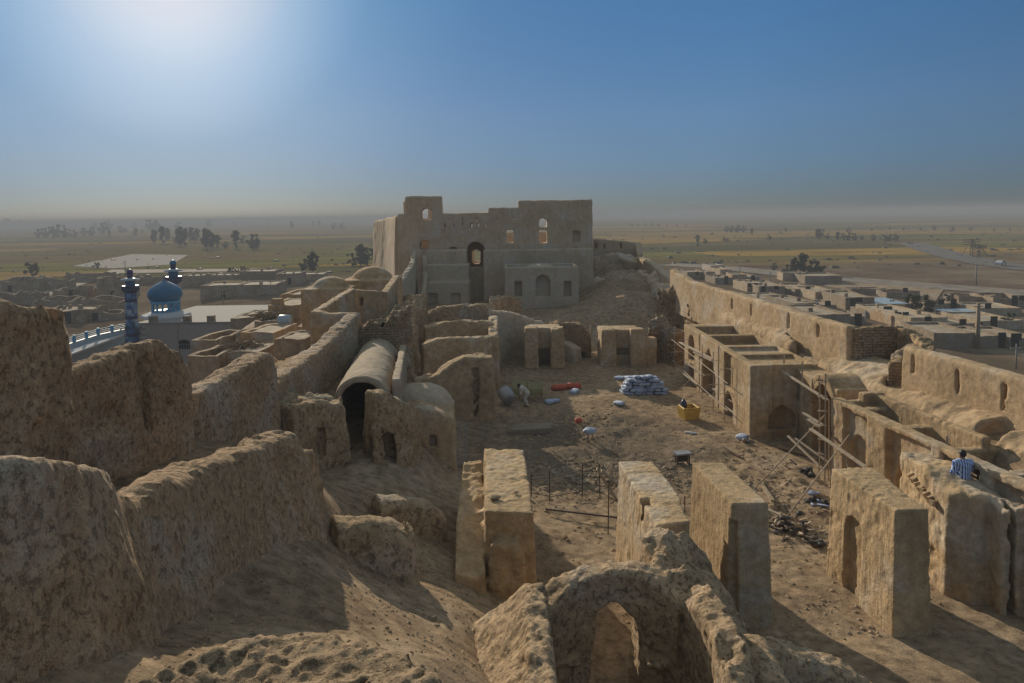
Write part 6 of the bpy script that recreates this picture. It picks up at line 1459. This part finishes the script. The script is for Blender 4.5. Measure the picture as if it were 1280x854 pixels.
for a, b_, lab in ((gp(772, 628), A(746, 586, gp(772, 628).y + .1), 'broad grey board leaning on the notched pier, front one'), (gp(777, 610), A(752, 588, gp(777, 610).y + .1), 'grey board leaning on the notched pier, rear one')):
    mb = MB(); plank(mb, a, b_, .24, .04); tag(mb.build('board', M['wood']), lab, 'board', 'leaning boards')
# debris heaps and black tarpaulin
def heap(px, py, rx, ry, h, n, label, mats=('wood', 'black', 'pvc2', 'greyplaster'), seed=1):
    p = gp(px, py); r2 = random.Random(seed); o = empty('debris_heap', p, label, 'debris', 'debris heaps'); o['_o'] = list(p)
    for mt in mats:
        mb = MB()
        for i in range(n):
            q = p + Vector((r2.gauss(0, rx * .45), r2.gauss(0, ry * .45), 0)); q.z = Hs(q.x, q.y) + abs(r2.gauss(0, h * .4)) * math.exp(-((q.x - p.x) / rx) ** 2)
            if r2.random() < .5: mb.ico(q, r2.uniform(.05, .16), 1, (1, r2.uniform(.5, 1.2), r2.uniform(.3, .7)), .25, r2.uniform(0, 3), i)
            else: plank(mb, q, q + Vector((r2.uniform(-.5, .5), r2.uniform(-.4, .4), r2.uniform(0, .15))), r2.uniform(.04, .12), .03)
        tag(mb.build('debris', M[mt], o), kind='stuff')
heap(987, 660, .75, .8, .35, 16, 'dark debris heap with a pink rag near the second pier', ('black', 'steel', 'wood', 'greyplaster'), 3); heap(1004, 592, .35, .4, .3, 9, 'small black heap of sheeting before the set-back bay', ('black', 'black'), 4)
heap(1024, 628, .3, .35, .25, 8, 'small heap of pale plastic at the foot of the pole tower', ('pvc2', 'black'), 5); heap(1018, 680, .3, .3, .2, 6, 'black scraps beside the base of the grooved pier', ('black', 'steel'), 6); heap(929, 551, .35, .3, .1, 7, 'low litter heap at the arcade corner', ('pvc2', 'wood'), 8)
# stones lying on the broad pier and on the slope
for px, py, z, r, mt, lab in ((619, 622, 2.74, .13, 'ruin', 'dark broken stone on top of the broad pier, larger of two'), (645, 615, 2.74, .07, 'ruin', 'dark chip on top of the broad pier, smaller of two')):
    g = G(px, py, z); mb = MB(); mb.ico(g, r, 2, (1.1, .8, .45), .18, .4, 3); tag(mb.build('stone', M[mt]), lab, 'stone', 'stones on the broad pier')
for px, py, r, mt, lab in ((541, 823, .085, 'dirt', 'flat whitish stone on the near slope'), (495, 732, .09, 'daub2', 'clod on the slope below the low mud stump, biggest one'), (470, 735, .06, 'daub2', 'small clod left of the biggest one on the slope')):
    p = gp(px, py); mb = MB(); mb.ico(p + Vector((0, 0, r * .25)), r, 2, (1.2, .9, .5), .14, .3, 5); tag(mb.build('stone', M[mt]), lab, 'stone')
# rubble: countless pebbles and clods
def stones(name, label, n, fn, smin_, smax_, mat, seed):
    r2 = np.random.RandomState(seed); XY = fn(r2, n); xs, ys = XY[:, 0], XY[:, 1]; zs = H(xs, ys)
    s = smin_ + (smax_ - smin_) * r2.rand(n) ** 5
    base = np.array([[1, 0, 0], [0, 1, 0], [-1, 0, 0], [0, -1, 0], [0, 0, .75], [.6, .6, .45], [-.6, .6, .45], [-.6, -.6, .45], [.6, -.6, .45]], np.float32)
    F_ = np.array([[0, 1, 5], [1, 2, 6], [2, 3, 7], [3, 0, 8], [5, 1, 6], [6, 2, 7], [7, 3, 8], [8, 0, 5], [4, 5, 6], [4, 6, 7], [4, 7, 8], [4, 8, 5]])
    ang = r2.rand(n) * 6.28; V = base[None] * (1 + .35 * (r2.rand(n, 9, 1) - .5)); ca, sa = np.cos(ang)[:, None], np.sin(ang)[:, None]
    ax = (.7 + .6 * r2.rand(n))[:, None]; vx, vy = V[:, :, 0] * ax, V[:, :, 1]
    P_ = np.stack([vx * ca - vy * sa, vx * sa + vy * ca, V[:, :, 2]], -1) * s[:, None, None] + np.stack([xs, ys, zs - .15 * s], -1)[:, None]
    Q = (F_[None] + 9 * np.arange(n)[:, None, None]).reshape(-1, 3)
    o = link_mesh(name, np_mesh(name, P_.reshape(-1, 3), Q, False), M[mat], origin=(0, 0, 0)); tag(o, label, 'rubble', None, 'stuff')
def gauss(cx_, cy_, sx, sy): return lambda r2, n: np.stack([cx_ + sx * r2.randn(n), cy_ + sy * r2.randn(n)], -1)
def court(r2, n): return np.stack([-2.5 + 13.5 * r2.rand(n), 15.5 + 30 * r2.rand(n) ** 1.3], -1)
def slope(r2, n): return np.stack([-4.2 + 4.2 * r2.rand(n), 5.5 + 13 * r2.rand(n)], -1)
stones('pebbles', 'pebbles and clods strewn over the court floor', 5200, court, .015, .085, 'daub2', 1)
stones('pebbles', 'pebbles and clods strewn over the near slope', 4800, slope, .005, .05, 'daub2', 2)
stones('rubble', 'dark rubble and churned soil in mid court', 2600, gauss(3.2, 25.6, 2.1, 1.2), .02, .11, 'ruin', 3)
stones('rubble', 'rubble spread along the path to the arcade', 900, gauss(9.0, 23.5, 1.0, 2.2), .02, .10, 'ruin', 4)
stones('rubble', 'rubble round the mortar bed', 900, gauss(2.6, 32.3, 1.5, 1.3), .02, .12, 'daub2', 5)

# ---- people
def cap(X, Y, Z, a, b_, r0, r1):
    a, b_ = np.array(a), np.array(b_); d = b_ - a; L2 = (d ** 2).sum()
    t = np.clip(((X - a[0]) * d[0] + (Y - a[1]) * d[1] + (Z - a[2]) * d[2]) / L2, 0, 1)
    return np.sqrt((X - a[0] - d[0] * t) ** 2 + (Y - a[1] - d[1] * t) ** 2 + (Z - a[2] - d[2] * t) ** 2) - (r0 + (r1 - r0) * t)
def ell(X, Y, Z, c, r): 
    q = np.sqrt(((X - c[0]) / r[0]) ** 2 + ((Y - c[1]) / r[1]) ** 2 + ((Z - c[2]) / r[2]) ** 2); return (q - 1) * min(r)
def person(base, label, J, shirt_mat, trouser_mat, face, v=.014, hold=None):
    """J: joints in a frame whose origin is between the feet; face = unit vector the face looks along"""
    o = empty('person', base, label, 'person'); o['_o'] = [0, 0, 0]
    J = {k: np.array(q, float) for k, q in J.items()}; fx, fy = face
    def seg(X, Y, Z, *ch):
        d = None
        for a, b_, r0, r1 in ch:
            c_ = cap(X, Y, Z, J[a], J[b_], r0, r1); d = c_ if d is None else smin(d, c_, .03)
        return d
    def torso(X, Y, Z, e=0): 
        mid = (J['sl'] + J['sr']) / 2
        d = cap(X, Y, Z, J['pel'], mid * .9 + J['pel'] * .1, .135 + e, .155 + e)
        d = smin(d, cap(X, Y, Z, J['sl'], J['sr'], .075 + e, .075 + e), .09); return smin(d, cap(X, Y, Z, J['hl'], J['hr'], .10 + e, .10 + e), .06)
    arms = [('sl', 'el', .055, .043), ('el', 'wl', .042, .030), ('sr', 'er', .055, .043), ('er', 'wr', .042, .030)]
    legs = [('hl', 'kl', .088, .060), ('kl', 'al', .060, .042), ('hr', 'kr', .088, .060), ('kr', 'ar', .060, .042)]
    def body(X, Y, Z):
        d = smin(torso(X, Y, Z), seg(X, Y, Z, *arms), .03); d = smin(d, seg(X, Y, Z, *legs), .04)
        d = smin(d, cap(X, Y, Z, (J['sl'] + J['sr']) / 2, J['head'] - np.array([0, 0, .05]), .058, .052), .03)
        h = J['head']; hd = smin(ell(X, Y, Z, h + np.array([0, 0, .03]), (.078, .092, .105)), ell(X, Y, Z, h + np.array([fx * .02, fy * .02, -.05]), (.058, .066, .07)), .03)
        hd = smin(hd, cap(X, Y, Z, h + np.array([fx * .088, fy * .088, .02]), h + np.array([fx * .105, fy * .105, -.015]), .012, .016), .012)     # nose
        for s_ in (-1, 1):
            e = h + np.array([-fy * s_ * .08, fx * s_ * .08, 0]); hd = smin(hd, ell(X, Y, Z, e, (.016, .022, .032)), .01)
            ey = h + np.array([fx * .082 - fy * s_ * .032, fy * .082 + fx * s_ * .032, .02]); hd = mx(hd, -(np.sqrt((X - ey[0]) ** 2 + (Y - ey[1]) ** 2 + (Z - ey[2]) ** 2) - .014))
        mth = h + np.array([fx * .088, fy * .088, -.055]); hd = mx(hd, -ell(X, Y, Z, mth, (.018, .018, .006)))
        d = smin(d, hd, .015)
        for w, e, s_ in (('wl', 'el', -1), ('wr', 'er', 1)):
            ax = J[w] - J[e]; ax = ax / np.linalg.norm(ax); sd_ = np.array([fx, fy, 0]) - ax * (fx * ax[0] + fy * ax[1]); sd_ = sd_ / max(np.linalg.norm(sd_), .01); nn = np.cross(ax, sd_)
            pm = J[w] + ax * .05; d = smin(d, cap(X, Y, Z, J[w], pm + ax * .03, .028, .034), .015)
            for f, ln in zip((-1.5, -.5, .5, 1.5), (.055, .072, .078, .066)):
                k0 = pm + ax * .035 + sd_ * f * .017; k1 = k0 + ax * ln * .6 + nn * s_ * .012; k2 = k1 + ax * ln * .3 + nn * s_ * .028
                d = mn(d, mn(cap(X, Y, Z, k0, k1, .0095, .0085), cap(X, Y, Z, k1, k2, .0085, .007)))
            d = smin(d, cap(X, Y, Z, J[w] + ax * .03 + sd_ * .025, J[w] + ax * .075 + sd_ * .055, .013, .009), .006)
        for a_, s_ in (('al', 1), ('ar', 1)):
            d = smin(d, cap(X, Y, Z, J[a_] + np.array([0, 0, -.04]), J[a_] + np.array([fx * .15, fy * .15, -.055]), .042, .032), .03)
        return d
    P_ = np.array(list(J.values())); lo, hi = P_.min(0) - .25, P_.max(0) + .25; lo[2] = -.02
    sdf('body', lo, hi, v, body, M['skin'], o)
    def sh(X, Y, Z):
        d = smin(torso(X, Y, Z, .022), seg(X, Y, Z, ('sl', 'el', .074, .068)), .04)
        d = d + .008 * np.sin(Z * 45 + X * 18)
        up = (J['sl'] + J['sr']) / 2 - J['pel']; up = up / np.linalg.norm(up)
        al = (X - J['pel'][0]) * up[0] + (Y - J['pel'][1]) * up[1] + (Z - J['pel'][2]) * up[2]
        d = smin(d, seg(X, Y, Z, ('sr', 'er', .074, .068)), .04); d = mx(d, -.10 - al)
        h = J['head']; return mx(d, -(np.sqrt((X - h[0]) ** 2 + (Y - h[1]) ** 2 + (Z - h[2]) ** 2) - .14))
    sdf('shirt', lo, hi, v, sh, M[shirt_mat], o)
    def tr_(X, Y, Z):
        d = smin(cap(X, Y, Z, J['hl'], J['hr'], .122, .122), seg(X, Y, Z, ('hl', 'kl', .112, .082), ('kl', 'al', .080, .068)), .04); d = smin(d, seg(X, Y, Z, ('hr', 'kr', .112, .082), ('kr', 'ar', .080, .068)), .04)
        return mx(d + .006 * np.sin(Z * 38 + X * 12), min(J['al'][2], J['ar'][2]) - .01 - Z)
    sdf('trousers', lo, hi, v, tr_, M[trouser_mat], o)
    def hair(X, Y, Z):
        h = J['head']; d = ell(X, Y, Z, h + np.array([-fx * .012, -fy * .012, .042]), (.088, .100, .105))
        return mx(d, (X - h[0]) * fx + (Y - h[1]) * fy - .055 - .5 * (Z - h[2] - .03) * (Z > h[2] + .03)) if True else d
    sdf('hair', lo, hi, v, lambda X, Y, Z: mx(hair(X, Y, Z), J['head'][2] - .045 - Z), M['hair'], o)
    return o
# man in the striped shirt, seen from behind, standing on a raised platform beside the wall
tq = su(1205) / sL; yP = s0.y + (s1.y - s0.y) * tq - .50
wa = A(1205, 601, yP); fz = wa.z - .96
mp = Vector((wa.x, yP, fz)); 
person(mp, 'man in a blue and white striped shirt, back turned, standing before the arcade wall', {
    'pel': (0, 0, .98), 'hl': (-.09, 0, .92), 'hr': (.09, 0, .92), 'kl': (-.11, .03, .50), 'kr': (.10, .02, .50), 'al': (-.12, -.01, .09), 'ar': (.11, -.02, .09),
    'sl': (-.19, .03, 1.43), 'sr': (.19, .05, 1.43), 'el': (-.29, .02, 1.19), 'wl': (-.13, .24, 1.22), 'er': (.30, .12, 1.22), 'wr': (.30, .34, 1.20), 'head': (-.02, .06, 1.64)}, 'shirt', 'trouser', (-.25, .97), v=.013)
o = empty('trestle_platform', (mp.x, yP, Hs(mp.x, yP)), 'plank trestle on which the man in the striped shirt stands', 'platform'); o['_o'] = list(o.location)
for k in (-1, 0, 1): mb = MB(); mb.box((mp.x + k * .22 - .05, yP - .1, fz - .03), (.105, .75, .025)); mb.build('plank', M['wood'], o)
for sx in (-.32, .22):
    for sy in (-.6, .6): mb = MB(); zb_ = Hs(mp.x, yP); rod(mb, (mp.x + sx, yP - .1 + sy, min(zb_, .3) - .1), (mp.x + sx, yP - .1 + sy, fz - .055), .035); mb.build('leg', M['wood'], o)
# tripod with a dark camera bag right of him
o = empty('camera_tripod', (mp.x + .42, yP, fz), 'black tripod with a dark bag, right of the striped shirt', 'tripod'); o['_o'] = list(o.location)
hd = Vector((mp.x + .38, yP + .02, fz + 1.12))
for k in range(3): a = 2.1 * k + .5; mb = MB(); rod(mb, hd, hd + Vector((.26 * math.cos(a), .22 * math.sin(a), -1.19)), .018); mb.build('leg', M['black'], o)
mb = MB(); mb.box(hd + Vector((0, 0, .05)), (.07, .06, .06)); mb.build('head', M['black'], o, bevel=.01)
mb = MB(); mb.box(hd + Vector((.05, -.02, -.35)), (.09, .07, .17), rz=.3); mb.build('bag', M['black'], o, bevel=.03)
# stooping person by the canvas shelter
p = gp(657, 508)
person(p, 'person stooping in loose off-white clothes beside the grey drum tank', {
    'pel': (.08, .05, .72), 'hl': (.08, -.04, .68), 'hr': (.08, .14, .68), 'kl': (-.04, -.06, .40), 'kr': (.0, .17, .40), 'al': (.10, -.05, .09), 'ar': (.08, .16, .09),
    'sl': (-.22, -.12, .98), 'sr': (-.22, .20, .98), 'el': (-.24, -.16, .70), 'wl': (-.32, -.10, .50), 'er': (-.24, .22, .70), 'wr': (-.32, .16, .50), 'head': (-.36, .03, 1.08)}, 'cloth', 'cloth', (-.98, -.2), v=.016)
for o in S.objects:
    if '_o' in o: del o['_o']
